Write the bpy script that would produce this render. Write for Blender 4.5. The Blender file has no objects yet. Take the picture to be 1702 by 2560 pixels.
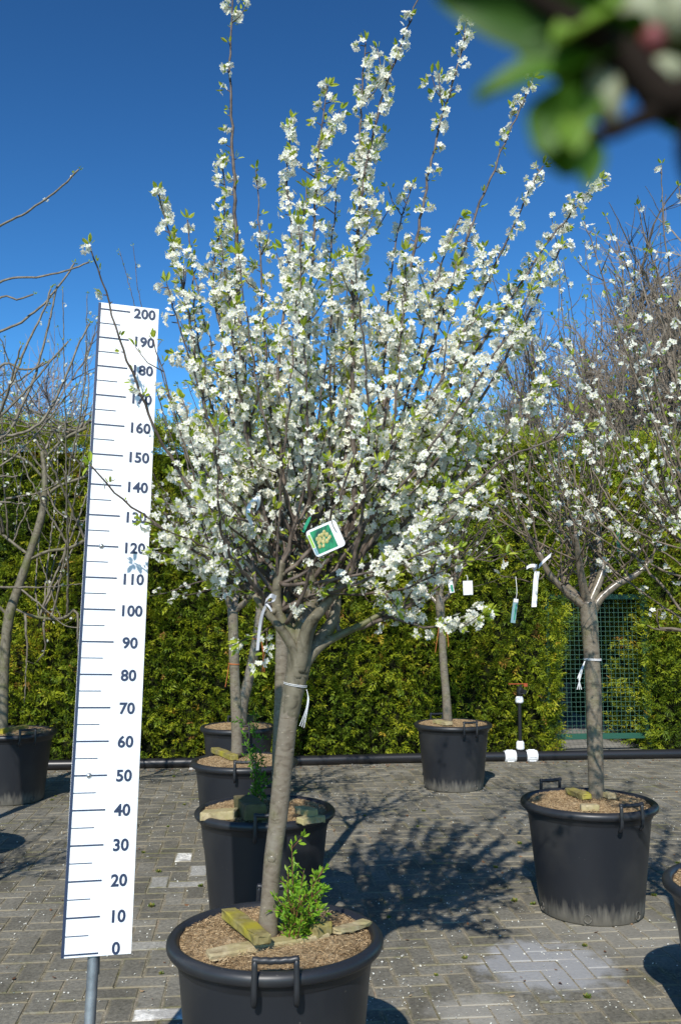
import bpy, math, random
import numpy as np
from mathutils import Vector, Matrix

# ------------------------------------------------------------------ camera, world, sun
sc = bpy.context.scene
CAMZ = 1.54
PITCH = math.radians(6.05)
cam = bpy.data.cameras.new("camera")
cam.sensor_fit = 'VERTICAL'; cam.sensor_height = 36.0; cam.lens = 32.34
cam.clip_start = 0.02; cam.clip_end = 500
cam.dof.use_dof = True; cam.dof.focus_distance = 4.4; cam.dof.aperture_fstop = 8.0
camo = bpy.data.objects.new("camera", cam); sc.collection.objects.link(camo)
camo.location = (0, 0, CAMZ); camo.rotation_euler = (math.pi/2 + PITCH, 0, 0)
sc.camera = camo

SUN_EL = math.radians(39); SUN_AZ = math.radians(190.8)       # clockwise from +Y
w = bpy.data.worlds.new("World"); sc.world = w; w.use_nodes = True
nt = w.node_tree; nt.nodes.clear()
sky = nt.nodes.new("ShaderNodeTexSky"); sky.sky_type = 'NISHITA'; sky.sun_disc = False
sky.sun_elevation = SUN_EL; sky.sun_rotation = SUN_AZ
sky.air_density = 1.0; sky.dust_density = 0.15; sky.ozone_density = 6.5; sky.altitude = 0
bg = nt.nodes.new("ShaderNodeBackground"); bg.inputs[1].default_value = 0.053
out = nt.nodes.new("ShaderNodeOutputWorld")
gm = nt.nodes.new("ShaderNodeGamma"); gm.inputs[1].default_value = 1.6      # deep clear-sky contrast between zenith and horizon
nt.links.new(sky.outputs[0], gm.inputs[0]); tn = nt.nodes.new("ShaderNodeMix"); tn.data_type = 'RGBA'; tn.blend_type = 'MULTIPLY'; tn.inputs[0].default_value = 1.0; tn.inputs[7].default_value = (.80, 1.13, .98, 1)
nt.links.new(gm.outputs[0], tn.inputs[6]); nt.links.new(tn.outputs[2], bg.inputs[0]); nt.links.new(bg.outputs[0], out.inputs[0])
sun = bpy.data.lights.new("sun", 'SUN'); sun.energy = 5.0; sun.angle = math.radians(0.5); sun.color = (1, 0.955, 0.88)
suno = bpy.data.objects.new("sun", sun); sc.collection.objects.link(suno)
SD = Vector((math.sin(SUN_AZ)*math.cos(SUN_EL), math.cos(SUN_AZ)*math.cos(SUN_EL), math.sin(SUN_EL)))
suno.rotation_euler = (-SD).to_track_quat('-Z', 'Y').to_euler(); suno.location = SD*30
sc.view_settings.view_transform = 'Standard'; sc.view_settings.look = 'None'
sc.view_settings.exposure = 0.12; sc.view_settings.gamma = 1.0
sc.cycles.max_bounces = 6; sc.cycles.transparent_max_bounces = 8

# ------------------------------------------------------------------ helpers
R = np.random.default_rng(7)
F = 2300.0; K = 1702/1568.0                                  # focal length in photo pixels
CAM = np.array([0, 0, CAMZ])
def ray(ox, oy):
    cx = (ox*K - 851)/F; cz = (1280 - oy*K)/F
    return np.array([cx, math.cos(PITCH) - cz*math.sin(PITCH), math.sin(PITCH) + cz*math.cos(PITCH)])
def at(ox, oy, y):
    r = ray(ox, oy); return CAM + r*(y/r[1])
def atz(ox, oy, z):
    r = ray(ox, oy); return CAM + r*((z - CAMZ)/r[2])

class MB:
    """collects geometry in world space; build() links it as one mesh object"""
    def __init__(s): s.v = []; s.f = []; s.m = []; s.n = 0; s.att = []
    def add(s, v, f, mat=0, att=None):
        v = np.asarray(v, float).reshape(-1, 3)
        for fa in (f if isinstance(f, list) else [f]):
            fa = np.asarray(fa, np.int64)
            if fa.size: s.f.append(fa + s.n); s.m.append(np.full(len(fa), mat))
        s.v.append(v); s.n += len(v)
        s.att.append(np.zeros(len(v)) if att is None else np.broadcast_to(np.asarray(att, float), (len(v),)))
    def build(s, name, mats, parent=None, smooth=False, att=False):
        V = np.concatenate(s.v) if s.v else np.zeros((0, 3))
        if parent is not None: V = V - np.array(parent.location)
        me = bpy.data.meshes.new(name)
        me.vertices.add(len(V)); me.vertices.foreach_set("co", V.astype(np.float32).ravel())
        tot = np.concatenate([np.full(len(f), f.shape[1]) for f in s.f]); loops = np.concatenate([f.ravel() for f in s.f])
        me.loops.add(len(loops)); me.loops.foreach_set("vertex_index", loops.astype(np.int32))
        me.polygons.add(len(tot))
        me.polygons.foreach_set("loop_start", np.concatenate([[0], np.cumsum(tot)[:-1]]).astype(np.int32))
        me.polygons.foreach_set("loop_total", tot.astype(np.int32))
        me.polygons.foreach_set("material_index", np.concatenate(s.m).astype(np.int32))
        me.polygons.foreach_set("use_smooth", np.full(len(tot), bool(smooth)))
        me.update(calc_edges=True)
        if att:
            a = me.attributes.new("tint", 'FLOAT', 'POINT'); a.data.foreach_set("value", np.concatenate(s.att).astype(np.float32))
        for m in (mats if isinstance(mats, (list, tuple)) else [mats]): me.materials.append(m)
        o = bpy.data.objects.new(name, me); sc.collection.objects.link(o)
        if parent is not None: o.parent = parent
        return o

def tag(o, label, cat, group=None, kind=None):
    o['label'] = label; o['category'] = cat
    if group: o['group'] = group
    if kind: o['kind'] = kind
    return o
def empty(name, loc, label, cat, group=None):
    o = bpy.data.objects.new(name, None); o.empty_display_size = .1; o.location = tuple(float(c) for c in loc)
    sc.collection.objects.link(o); return tag(o, label, cat, group)

def norm(v): v = np.asarray(v, float); return v/np.maximum(np.linalg.norm(v, axis=-1, keepdims=True), 1e-9)
def frames(d, twist=None):
    d = norm(d); n = len(d)
    r = norm(R.normal(size=(n, 3)))
    u = norm(np.cross(d, r)); v = np.cross(d, u)
    return u, v, d
def scatter(mb, tv, tf, pos, ex, ey, ez, sc_, mat=0, att=None):
    """copy a template mesh (tv, tf) to N places; tv columns map to the axes ex, ey, ez"""
    N = len(pos); tv = np.asarray(tv, float); k = len(tv)
    sc_ = np.broadcast_to(np.asarray(sc_, float), (N,))
    V = (tv[None, :, 0, None]*ex[:, None] + tv[None, :, 1, None]*ey[:, None] + tv[None, :, 2, None]*ez[:, None])*sc_[:, None, None] + pos[:, None]
    fs = []
    for fa in (tf if isinstance(tf, list) else [tf]):
        fa = np.asarray(fa); fs.append((fa[None] + (np.arange(N)*k)[:, None, None]).reshape(-1, fa.shape[1]))
    a = None if att is None else np.repeat(att, k)
    mb.add(V.reshape(-1, 3), fs, mat, a)

def catmull(P, n=6):
    P = np.asarray(P, float)
    if len(P) < 3:
        t = np.linspace(0, 1, n + 1)[:, None]; return P[0]*(1 - t) + P[-1]*t
    Q = np.vstack([2*P[0] - P[1], P, 2*P[-1] - P[-2]]); o = []
    for i in range(1, len(Q) - 2):
        for t in np.arange(n)/n:
            a, b, c, d = Q[i-1:i+3]
            o.append(.5*((2*b) + (c - a)*t + (2*a - 5*b + 4*c - d)*t*t + (3*b - a - 3*c + d)*t**3))
    o.append(P[-1]); return np.array(o)

def tube(mb, P, rad, n=6, mat=0, cap=True, att=None, lump=0.0):
    P = np.asarray(P, float); m = len(P); rad = np.broadcast_to(np.asarray(rad, float), (m,))
    T = norm(np.gradient(P, axis=0))
    ref = np.array([0., 0, 1]) if abs(T[:, 2]).mean() < .8 else np.array([1., 0, 0])
    u = norm(np.cross(T, ref)); v = np.cross(T, u)
    a = np.arange(n)*2*math.pi/n
    rr = rad[:, None]*np.ones(n)
    if lump: rr = rr*(1 + lump*R.normal(size=rr.shape))
    V = P[:, None] + rr[..., None]*(np.cos(a)[None, :, None]*u[:, None] + np.sin(a)[None, :, None]*v[:, None])
    i = np.arange(m - 1)[:, None]*n; j = np.arange(n)[None]; j2 = (j + 1) % n
    q = np.stack([i + j, i + j2, i + n + j2, i + n + j], -1).reshape(-1, 4)
    fs = [q]
    if cap: fs += [np.arange(n)[None, ::-1], (np.arange(n) + (m - 1)*n)[None]]
    mb.add(V.reshape(-1, 3), fs, mat, att)
def box(mb, c, ex, ey, ez, mat=0, bev=0.0, jit=0.0):
    """box at centre c with half-extent vectors; bev in metres chamfers the long edges"""
    c, ex, ey, ez = (np.asarray(x, float) for x in (c, ex, ey, ez))
    if bev <= 0:
        V = np.array([c + sx*ex + sy*ey + sz*ez for sz in (-1, 1) for sy in (-1, 1) for sx in (-1, 1)])
        if jit: V = V + R.normal(size=V.shape)*jit
        mb.add(V, np.array([[0, 2, 3, 1], [4, 5, 7, 6], [0, 1, 5, 4], [2, 6, 7, 3], [0, 4, 6, 2], [1, 3, 7, 5]]), mat); return
    ly, lz, lx = np.linalg.norm(ey), np.linalg.norm(ez), np.linalg.norm(ex)
    by, bz, bx = 1 - bev/ly, 1 - bev/lz, 1 - bev/lx
    oct_ = [(1, -bz), (1, bz), (by, 1), (-by, 1), (-1, bz), (-1, -bz), (-by, -1), (by, -1)]
    V = []
    xs = np.concatenate([[-1, -bx], np.linspace(-bx, bx, 6)[1:-1], [bx, 1]])
    for k, x in enumerate(xs):
        s = 1 - bev/min(ly, lz) if k in (0, len(xs) - 1) else 1
        for a, b in oct_: V.append(c + x*ex + s*a*ey + s*b*ez)
    V = np.array(V)
    if jit: V = V + R.normal(size=V.shape)*jit
    n = 8; i = np.arange(len(xs) - 1)[:, None]*n; j = np.arange(n)[None]; j2 = (j + 1) % n
    q = np.stack([i + j, i + j2, i + n + j2, i + n + j], -1).reshape(-1, 4)
    mb.add(V, [q, np.arange(8)[None, ::-1], (np.arange(8) + (len(xs) - 1)*8)[None]], mat)
def lathe(mb, prof, n=72, c=(0, 0, 0), mat=0):
    prof = np.asarray(prof, float); a = np.arange(n)*2*math.pi/n; m = len(prof)
    V = np.stack([prof[:, 0, None]*np.cos(a), prof[:, 0, None]*np.sin(a), prof[:, 1, None]*np.ones(n)], -1) + np.asarray(c)
    i = np.arange(m - 1)[:, None]*n; j = np.arange(n)[None]; j2 = (j + 1) % n
    mb.add(V.reshape(-1, 3), np.stack([i + j, i + j2, i + n + j2, i + n + j], -1).reshape(-1, 4), mat)

# ------------------------------------------------------------------ materials
def mat(name, col=(.5, .5, .5), rough=.6, spec=.5):
    m = bpy.data.materials.new(name); m.use_nodes = True
    b = m.node_tree.nodes["Principled BSDF"]; b.inputs["Base Color"].default_value = (*col, 1)
    b.inputs["Roughness"].default_value = rough; b.inputs["Specular IOR Level"].default_value = spec
    return m, m.node_tree.nodes, m.node_tree.links, b
def ramp(N, stops):
    r = N.new("ShaderNodeValToRGB"); e = r.color_ramp.elements
    while len(e) < len(stops): e.new(.5)
    for x, (p, c) in zip(e, stops): x.position = p; x.color = (*c, 1)
    return r
def noise(N, L, scale, detail=4, stretch=None, rough=.55, dist=0.0):
    t = N.new("ShaderNodeTexCoord"); n = N.new("ShaderNodeTexNoise")
    n.inputs["Scale"].default_value = scale; n.inputs["Detail"].default_value = detail; n.inputs["Roughness"].default_value = rough
    n.inputs["Distortion"].default_value = dist
    if stretch:
        mp = N.new("ShaderNodeMapping"); mp.inputs["Scale"].default_value = stretch
        L.new(t.outputs["Object"], mp.inputs[0]); L.new(mp.outputs[0], n.inputs["Vector"])
    else: L.new(t.outputs["Object"], n.inputs["Vector"])
    return n
def mixc(N, L, fac, a, b, mode='MIX'):
    x = N.new("ShaderNodeMix"); x.data_type = 'RGBA'; x.blend_type = mode
    for s, val in ((0, fac), (6, a), (7, b)):
        if isinstance(val, (int, float)): x.inputs[s].default_value = val
        elif isinstance(val, tuple): x.inputs[s].default_value = (*val, 1)
        else: L.new(val, x.inputs[s])
    return x.outputs[2]
def math_(N, L, op, a, b=None, c=None, clamp=False):
    x = N.new("ShaderNodeMath"); x.operation = op; x.use_clamp = clamp
    for i, val in enumerate((a, b, c)):
        if val is None: continue
        if isinstance(val, (int, float)): x.inputs[i].default_value = val
        else: L.new(val, x.inputs[i])
    return x.outputs[0]
def bump(N, L, b, h, strength=.3, dist=.01):
    x = N.new("ShaderNodeBump"); x.inputs["Strength"].default_value = strength; x.inputs["Distance"].default_value = dist
    L.new(h, x.inputs["Height"]); L.new(x.outputs[0], b.inputs["Normal"])
def attr(N, name):
    a = N.new("ShaderNodeAttribute"); a.attribute_name = name; return a.outputs["Fac"]

def mat_leafy(name, stops, transl=.35, rough=.5, nscale=0, spec=.3):
    """thin leaf: colour from the per-leaf tint, part of the light passes through"""
    m, N, L, b = mat(name, rough=rough, spec=spec)
    r = ramp(N, stops); L.new(attr(N, "tint"), r.inputs[0]); col = r.outputs[0]
    L.new(col, b.inputs["Base Color"])
    tr = N.new("ShaderNodeBsdfTranslucent"); L.new(col, tr.inputs[0])
    mx = N.new("ShaderNodeMixShader"); mx.inputs[0].default_value = transl
    o = N["Material Output"]; L.new(b.outputs[0], mx.inputs[1]); L.new(tr.outputs[0], mx.inputs[2]); L.new(mx.outputs[0], o.inputs[0])
    return m

M_petal = mat_leafy("petal", [(0, (.87, .855, .74)), (1, (.92, .905, .82))], .42, .6, spec=.2)
M_centre = mat("blossom centre", (.50, .52, .12), .6)[0]
M_leaf = mat_leafy("young leaf", [(0, (.17, .28, .02)), (.5, (.32, .42, .03)), (1, (.48, .52, .06))], .45, .45)
M_sucker = mat_leafy("sucker leaf", [(0, (.07, .19, .015)), (.6, (.15, .32, .02)), (1, (.26, .40, .03))], .35, .4)
M_darkleaf = mat_leafy("dark leaf", [(0, (.02, .07, .008)), (1, (.06, .15, .015))], .3, .4)
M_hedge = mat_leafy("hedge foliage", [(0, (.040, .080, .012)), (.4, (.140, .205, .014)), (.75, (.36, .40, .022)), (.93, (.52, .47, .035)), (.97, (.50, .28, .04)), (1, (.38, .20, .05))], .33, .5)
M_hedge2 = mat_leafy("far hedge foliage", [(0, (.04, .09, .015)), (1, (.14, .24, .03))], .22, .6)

def m_bark(name, dark, mid, light, moss=(.16, .17, .05), mossamt=.3, rough=.42, band=55):
    m, N, L, b = mat(name, rough=rough, spec=.5)
    n1 = noise(N, L, 1.0, 5, (26, 26, band*.9), dist=.8); n2 = noise(N, L, 9, 5); n3 = noise(N, L, 26, 6, dist=.6)
    r = ramp(N, [(.32, dark), (.42, mid), (.62, light), (.80, mid)]); L.new(n1.outputs[0], r.inputs[0])
    mm = ramp(N, [(.52, (0, 0, 0)), (.66, (1, 1, 1))]); L.new(n2.outputs[0], mm.inputs[0])
    c = mixc(N, L, math_(N, L, 'MULTIPLY', mm.outputs[0], mossamt), r.outputs[0], moss)
    sp = ramp(N, [(.30, (.45, .42, .38)), (.42, (1, 1, 1))]); L.new(n3.outputs[0], sp.inputs[0])
    c = mixc(N, L, .7, c, sp.outputs[0], 'MULTIPLY')
    n4 = noise(N, L, 1.0, 3, (14, 14, 230)); ln = ramp(N, [(.24, (.40, .34, .28)), (.34, (1, 1, 1)), (.68, (1, 1, 1)), (.78, (1.4, 1.35, 1.25))]); L.new(n4.outputs[0], ln.inputs[0])
    c = mixc(N, L, .95, c, ln.outputs[0], 'MULTIPLY')
    n5 = noise(N, L, 1.0, 2, (55, 55, 150)); pk = ramp(N, [(.66, (0, 0, 0)), (.72, (1, 1, 1))]); L.new(n5.outputs[0], pk.inputs[0])     # corky lenticels
    c = mixc(N, L, math_(N, L, 'MULTIPLY', pk.outputs[0], .65), c, (.34, .28, .20))
    L.new(c, b.inputs["Base Color"])
    bump(N, L, b, math_(N, L, 'ADD', math_(N, L, 'ADD', n1.outputs[0], n3.outputs[0]), pk.outputs[0]), .16, .004)
    return m
M_bark = m_bark("plum bark", (.110, .086, .062), (.158, .128, .094), (.200, .168, .126), rough=.27)
M_bark2 = m_bark("mossy bark", (.045, .037, .022), (.115, .098, .062), (.18, .155, .105), (.10, .105, .028), .75, .6, 20)
def m_twig(name, a, b_):
    m, N, L, b = mat(name, rough=.55, spec=.35)
    n = noise(N, L, 30, 4); r = ramp(N, [(.35, a), (.65, b_)]); L.new(n.outputs[0], r.inputs[0]); L.new(r.outputs[0], b.inputs["Base Color"])
    return m
M_twig = m_twig("twig bark", (.045, .033, .026), (.155, .120, .095))
M_twigb = m_twig("brown twig bark", (.075, .058, .038), (.20, .155, .11))
M_twigp = m_twig("pale twig bark", (.11, .09, .065), (.22, .19, .14))
M_bare = m_twig("bare twig", (.135, .108, .080), (.24, .195, .145))
M_bare2 = m_twig("grey bare twig", (.13, .105, .095), (.20, .17, .16))

# pot plastic with a dusty foot
m, N, L, b = mat("pot plastic", rough=.42, spec=.45); M_pot = m
tc = N.new("ShaderNodeTexCoord"); sx = N.new("ShaderNodeSeparateXYZ"); L.new(tc.outputs["Object"], sx.inputs[0])
n1 = noise(N, L, 1, 5, (60, 60, 7)); n2 = noise(N, L, 3, 4); n3 = noise(N, L, 70, 2)
hh = math_(N, L, 'ADD', sx.outputs[2], math_(N, L, 'MULTIPLY', math_(N, L, 'SUBTRACT', n1.outputs[0], .5), -.16))
dust = N.new("ShaderNodeMapRange"); dust.inputs[1].default_value = .10; dust.inputs[2].default_value = .02; L.new(hh, dust.inputs[0])
d2 = ramp(N, [(.45, (0, 0, 0)), (.75, (.16, .16, .16))]); L.new(n2.outputs[0], d2.inputs[0])
sp = ramp(N, [(.745, (0, 0, 0)), (.76, (.35, .35, .35))]); L.new(n3.outputs[0], sp.inputs[0])
fac = math_(N, L, 'ADD', math_(N, L, 'MULTIPLY', dust.outputs[0], .8), math_(N, L, 'ADD', d2.outputs[0], sp.outputs[0]), clamp=True)
L.new(mixc(N, L, fac, (.016, .0175, .0215), (.17, .155, .125)), b.inputs["Base Color"])
L.new(math_(N, L, 'MULTIPLY_ADD', fac, .4, .40), b.inputs["Roughness"])
bump(N, L, b, n2.outputs[0], .15, .02)

m, N, L, b = mat("coir mulch", rough=.95, spec=.1); M_soil = m
n1 = noise(N, L, 60, 6, dist=.8); n2 = noise(N, L, 7, 4)
r = ramp(N, [(.3, (.13, .085, .045)), (.5, (.34, .24, .135)), (.72, (.50, .38, .23))]); L.new(n1.outputs[0], r.inputs[0])
r2 = ramp(N, [(.35, (.45, .42, .38)), (.6, (1, 1, 1))]); L.new(n2.outputs[0], r2.inputs[0])
L.new(mixc(N, L, .8, r.outputs[0], r2.outputs[0], 'MULTIPLY'), b.inputs["Base Color"]); bump(N, L, b, n1.outputs[0], .9, .02)
m, N, L, b = mat("coir fibre", rough=.9, spec=.1); M_fibre = m
r = ramp(N, [(0, (.17, .10, .05)), (.5, (.44, .30, .155)), (1, (.62, .47, .28))]); L.new(attr(N, "tint"), r.inputs[0]); L.new(r.outputs[0], b.inputs["Base Color"])
def m_wood(name, a, b_, moss):
    m, N, L, b = mat(name, rough=.75, spec=.2)
    n1 = noise(N, L, 40, 5); n2 = noise(N, L, 8, 4)
    r = ramp(N, [(.3, a), (.65, b_)]); L.new(n1.outputs[0], r.inputs[0])
    r2 = ramp(N, [(.42, (0, 0, 0)), (.62, (1, 1, 1))]); L.new(n2.outputs[0], r2.inputs[0])
    L.new(mixc(N, L, r2.outputs[0], r.outputs[0], moss), b.inputs["Base Color"]); bump(N, L, b, n1.outputs[0], .5, .004); return m
M_woodg = m_wood("mossy slat wood", (.14, .11, .04), (.30, .25, .11), (.34, .29, .03))
M_woodp = m_wood("pale slat wood", (.26, .20, .11), (.46, .38, .23), (.34, .29, .13))
M_woodd = m_wood("dark log bark", (.06, .05, .03), (.16, .13, .08), (.12, .11, .04))

# paving bricks
m, N, L, b = mat("paving brick", rough=.93, spec=.12); M_brick = m
t = attr(N, "tint")
n1 = noise(N, L, 2.4, 7, rough=.68); n2 = noise(N, L, 55, 5, rough=.7); n3 = noise(N, L, 240, 2); n4 = noise(N, L, 9, 5, dist=.5)
r = ramp(N, [(0, (.130, .122, .101)), (.5, (.174, .165, .139)), (.9, (.232, .221, .190)), (.93, (.34, .33, .30)), (.97, (.37, .365, .35)), (1, (.82, .81, .78))])
L.new(t, r.inputs[0])
v1 = ramp(N, [(.3, (.66, .65, .60)), (.5, (.98, .97, .93)), (.72, (1.25, 1.23, 1.18))]); L.new(n1.outputs[0], v1.inputs[0])
v2 = ramp(N, [(.3, (.50, .50, .50)), (.5, (1, 1, 1)), (.75, (1.6, 1.57, 1.5))]); L.new(n2.outputs[0], v2.inputs[0])
c = mixc(N, L, 1.0, r.outputs[0], v1.outputs[0], 'MULTIPLY'); c = mixc(N, L, .85, c, v2.outputs[0], 'MULTIPLY')
# worn paint: old white lets the grey through
wear = ramp(N, [(.46, (0, 0, 0)), (.58, (1, 1, 1))]); L.new(n4.outputs[0], wear.inputs[0])
isw = math_(N, L, 'GREATER_THAN', t, .985)
c = mixc(N, L, math_(N, L, 'MULTIPLY', math_(N, L, 'MULTIPLY', wear.outputs[0], isw), .7), c, (.24, .23, .21))
ed = math_(N, L, 'MULTIPLY_ADD', attr(N, "edge"), .75, math_(N, L, 'MULTIPLY_ADD', n4.outputs[0], 1.6, -1.05))   # sand and moss creeping in from the joints
edr = N.new("ShaderNodeMapRange"); edr.inputs[1].default_value = .12; edr.inputs[2].default_value = .62; edr.inputs[4].default_value = .75; L.new(ed, edr.inputs[0])
dirt = ramp(N, [(.38, (.135, .135, .055)), (.5, (.24, .205, .135)), (.64, (.30, .265, .19)), (.72, (.22, .13, .08))]); L.new(n1.outputs[0], dirt.inputs[0])
c = mixc(N, L, edr.outputs[0], c, dirt.outputs[0])
# dusty print left by a pot that stood here, a second smaller one before it, and beige dirt
tc = N.new("ShaderNodeTexCoord"); sx = N.new("ShaderNodeSeparateXYZ"); L.new(tc.outputs["Object"], sx.inputs[0])
def stain(px, py, rad, soft, k):
    q = atz(px, py, 0)
    dx = math_(N, L, 'SUBTRACT', sx.outputs[0], float(q[0])); dy = math_(N, L, 'SUBTRACT', sx.outputs[1], float(q[1]))
    d = math_(N, L, 'SQRT', math_(N, L, 'ADD', math_(N, L, 'MULTIPLY', dx, dx), math_(N, L, 'MULTIPLY', dy, dy)))
    d = math_(N, L, 'ADD', d, math_(N, L, 'MULTIPLY', math_(N, L, 'SUBTRACT', n4.outputs[0], .5), .3))
    mr = N.new("ShaderNodeMapRange"); mr.inputs[1].default_value = rad; mr.inputs[2].default_value = rad - soft; mr.inputs[4].default_value = k
    L.new(d, mr.inputs[0]); return mr.outputs[0]
c = mixc(N, L, stain(1255, 2222, .33, .10, .62), c, (.40, .405, .415))
c = mixc(N, L, stain(1105, 2330, .22, .12, .5), c, (.42, .40, .35))
c = mixc(N, L, stain(1420, 2140, .50, .25, .35), c, (.36, .34, .29))
sp = ramp(N, [(.70, (0, 0, 0)), (.74, (1, 1, 1))]); L.new(n3.outputs[0], sp.inputs[0])
c = mixc(N, L, math_(N, L, 'MULTIPLY', sp.outputs[0], .25), c, (.5, .48, .44))
L.new(c, b.inputs["Base Color"]); bump(N, L, b, n2.outputs[0], .45, .006)
m, N, L, b = mat("joint sand", rough=.95, spec=.1); M_sand = m
n1 = noise(N, L, 4, 6); n2 = noise(N, L, 120, 4)
r = ramp(N, [(.3, (.12, .115, .055)), (.42, (.22, .195, .135)), (.6, (.29, .255, .19)), (.72, (.20, .12, .07))]); L.new(n1.outputs[0], r.inputs[0])
v2 = ramp(N, [(.35, (.5, .5, .5)), (.65, (1.3, 1.3, 1.3))]); L.new(n2.outputs[0], v2.inputs[0])
L.new(mixc(N, L, 1.0, r.outputs[0], v2.outputs[0], 'MULTIPLY'), b.inputs["Base Color"])

m, N, L, b = mat("board white", (.84, .85, .86), .35, .4); M_white = m
n1 = noise(N, L, 5, 5); r = ramp(N, [(.35, (.80, .81, .81)), (.6, (.86, .87, .88))]); L.new(n1.outputs[0], r.inputs[0])
n2 = noise(N, L, 55, 2); r2 = ramp(N, [(.765, (1, 1, 1)), (.78, (.6, .58, .5))]); L.new(n2.outputs[0], r2.inputs[0])
L.new(mixc(N, L, 1.0, r.outputs[0], r2.outputs[0], 'MULTIPLY'), b.inputs["Base Color"])
M_navy = mat("navy print", (.022, .034, .075), .45)[0]
m, N, L, b = mat("galvanised steel", (.36, .38, .40), .45); M_galv = m
b.inputs["Metallic"].default_value = .75; n1 = noise(N, L, 25, 4)
r = ramp(N, [(.3, (.24, .26, .28)), (.7, (.46, .48, .50))]); L.new(n1.outputs[0], r.inputs[0]); L.new(r.outputs[0], b.inputs["Base Color"])
m, N, L, b = mat("steel screw", (.5, .5, .5), .3); M_screw = m; b.inputs["Metallic"].default_value = .9
M_plasticw = mat("white label plastic", (.80, .80, .80), .45)[0]
M_rope = mat("white twine", (.70, .70, .70), .6)[0]
M_orange = mat("orange twine", (.42, .13, .035), .6)[0]
M_red = mat("orange valve handle", (.34, .07, .02), .45)[0]
M_pipe = mat("black pipe plastic", (.014, .014, .016), .38)[0]
M_green = mat("green fence paint", (.020, .085, .055), .42)[0]
M_wire = mat("green coated wire", (.075, .17, .13), .4)[0]
M_blue = mat("blue label plastic", (.22, .36, .40), .4)[0]
M_teal = mat("green label plastic", (.03, .30, .17), .4)[0]
M_lime = mat("lime print", (.30, .48, .08), .5)[0]
m, N, L, b = mat("printed leaves", rough=.4); M_print = m
n1 = noise(N, L, 60, 3, (1, 1, .35)); r = ramp(N, [(.35, (.008, .05, .04)), (.6, (.02, .27, .11))]); L.new(n1.outputs[0], r.inputs[0]); L.new(r.outputs[0], b.inputs["Base Color"])
m, N, L, b = mat("printed plums", rough=.4); M_plum = m
n1 = noise(N, L, 70, 3); r = ramp(N, [(.35, (.33, .30, .09)), (.65, (.56, .47, .20))]); L.new(n1.outputs[0], r.inputs[0]); L.new(r.outputs[0], b.inputs["Base Color"])
m, N, L, b = mat("weathered concrete", rough=.9, spec=.2); M_conc = m
n1 = noise(N, L, 6, 6); r = ramp(N, [(.3, (.17, .165, .145)), (.7, (.30, .29, .26))]); L.new(n1.outputs[0], r.inputs[0]); L.new(r.outputs[0], b.inputs["Base Color"])
m, N, L, b = mat("hedge core", (.012, .014, .006), .9, .1); M_core = m
m, N, L, b = mat("leaf litter", rough=.9); M_litter = m
r = ramp(N, [(0, (.10, .045, .02)), (.6, (.22, .11, .05)), (1, (.34, .25, .14))]); L.new(attr(N, "tint"), r.inputs[0]); L.new(r.outputs[0], b.inputs["Base Color"])

# ------------------------------------------------------------------ setting: ground and paving
YA = math.radians(6.6)                                       # the yard is turned a little against the camera
EU = np.array([math.cos(YA), math.sin(YA), 0]); EV = np.array([-math.sin(YA), math.cos(YA), 0]); UP = np.array([0, 0, 1.])
YO = np.array([0, 9.62, 0])                                  # foot of the hedge face straight ahead
def yard(u, v, z=0.0): return YO + u*EU + v*EV + z*UP

mb = MB(); S = 220
g = np.linspace(-S, S, 12); gx, gy = np.meshgrid(g, g)
V = np.stack([gx.ravel(), gy.ravel(), np.full(gx.size, -.0052)], -1); n = 12
i, j = np.meshgrid(np.arange(n-1), np.arange(n-1)); i = i.ravel(); j = j.ravel()
mb.add(V, np.stack([j*n+i, j*n+i+1, (j+1)*n+i+1, (j+1)*n+i], -1))
tag(mb.build("ground", M_sand), "flat sandy ground under the brick paving and beyond the hedge", "ground", kind="structure")

painted = [(atz(462, 1741, 0), .992), (atz(447, 1772, 0), .99), (atz(424, 1975, 0), 1.0), (atz(417, 2031, 0), 1.0),
           (atz(378, 2325, 0), 1.0), (atz(440, 2010, 0), .95), (atz(395, 2032, 0), .94), (atz(455, 2040, 0), .94), (atz(430, 2345, 0), .95), (atz(372, 2180, 0), .93)]
mb = MB(); U = .1055; ang = YA - math.radians(.6)
E1 = np.array([math.cos(ang), math.sin(ang)]); E2 = np.array([-math.sin(ang), math.cos(ang)])
cells = []
for a in range(-64, 66):
    for bb in range(-66, 72):
        k = (a - bb) % 4
        if k == 0: cells.append((a + 1, bb + .5, 1, .5))
        elif k == 3: cells.append((a + .5, bb + 1, .5, 1))
cells = np.array(cells)
cx = cells[:, 0]*U; cy = cells[:, 1]*U
P0 = np.array([0.0, 3.2]) + cx[:, None]*E1 + cy[:, None]*E2
vv = (P0 - YO[:2]) @ EV[:2]
keep = (vv < .14) & (P0[:, 1] > -2.5); cells, P0 = cells[keep], P0[keep]
tint = np.clip(R.beta(2.2, 2.2, len(P0))*.88, 0, .88)
for q, tv in painted: tint[np.argmin(((P0 - q[:2])**2).sum(1))] = tv
gap = .0030; hx = cells[:, 2]*U - gap; hy = cells[:, 3]*U - gap; ch = .0030
lev = R.normal(size=len(P0))*.0011; tx = R.normal(size=len(P0))*.009; ty = R.normal(size=len(P0))*.009
rings = []
for inset, z in ((0, -.02), (0, -.004), (ch, 0.0), (.020, 0.0004)):
    for sx_, sy_ in ((-1, -1), (1, -1), (1, 1), (-1, 1)):
        lx, ly = sx_*(hx - inset), sy_*(hy - inset)
        p2 = P0 + lx[:, None]*E1 + ly[:, None]*E2
        rings.append(np.column_stack([p2, z + lev - .002 + lx*tx + ly*ty]))
V = np.stack(rings, 1)
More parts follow.
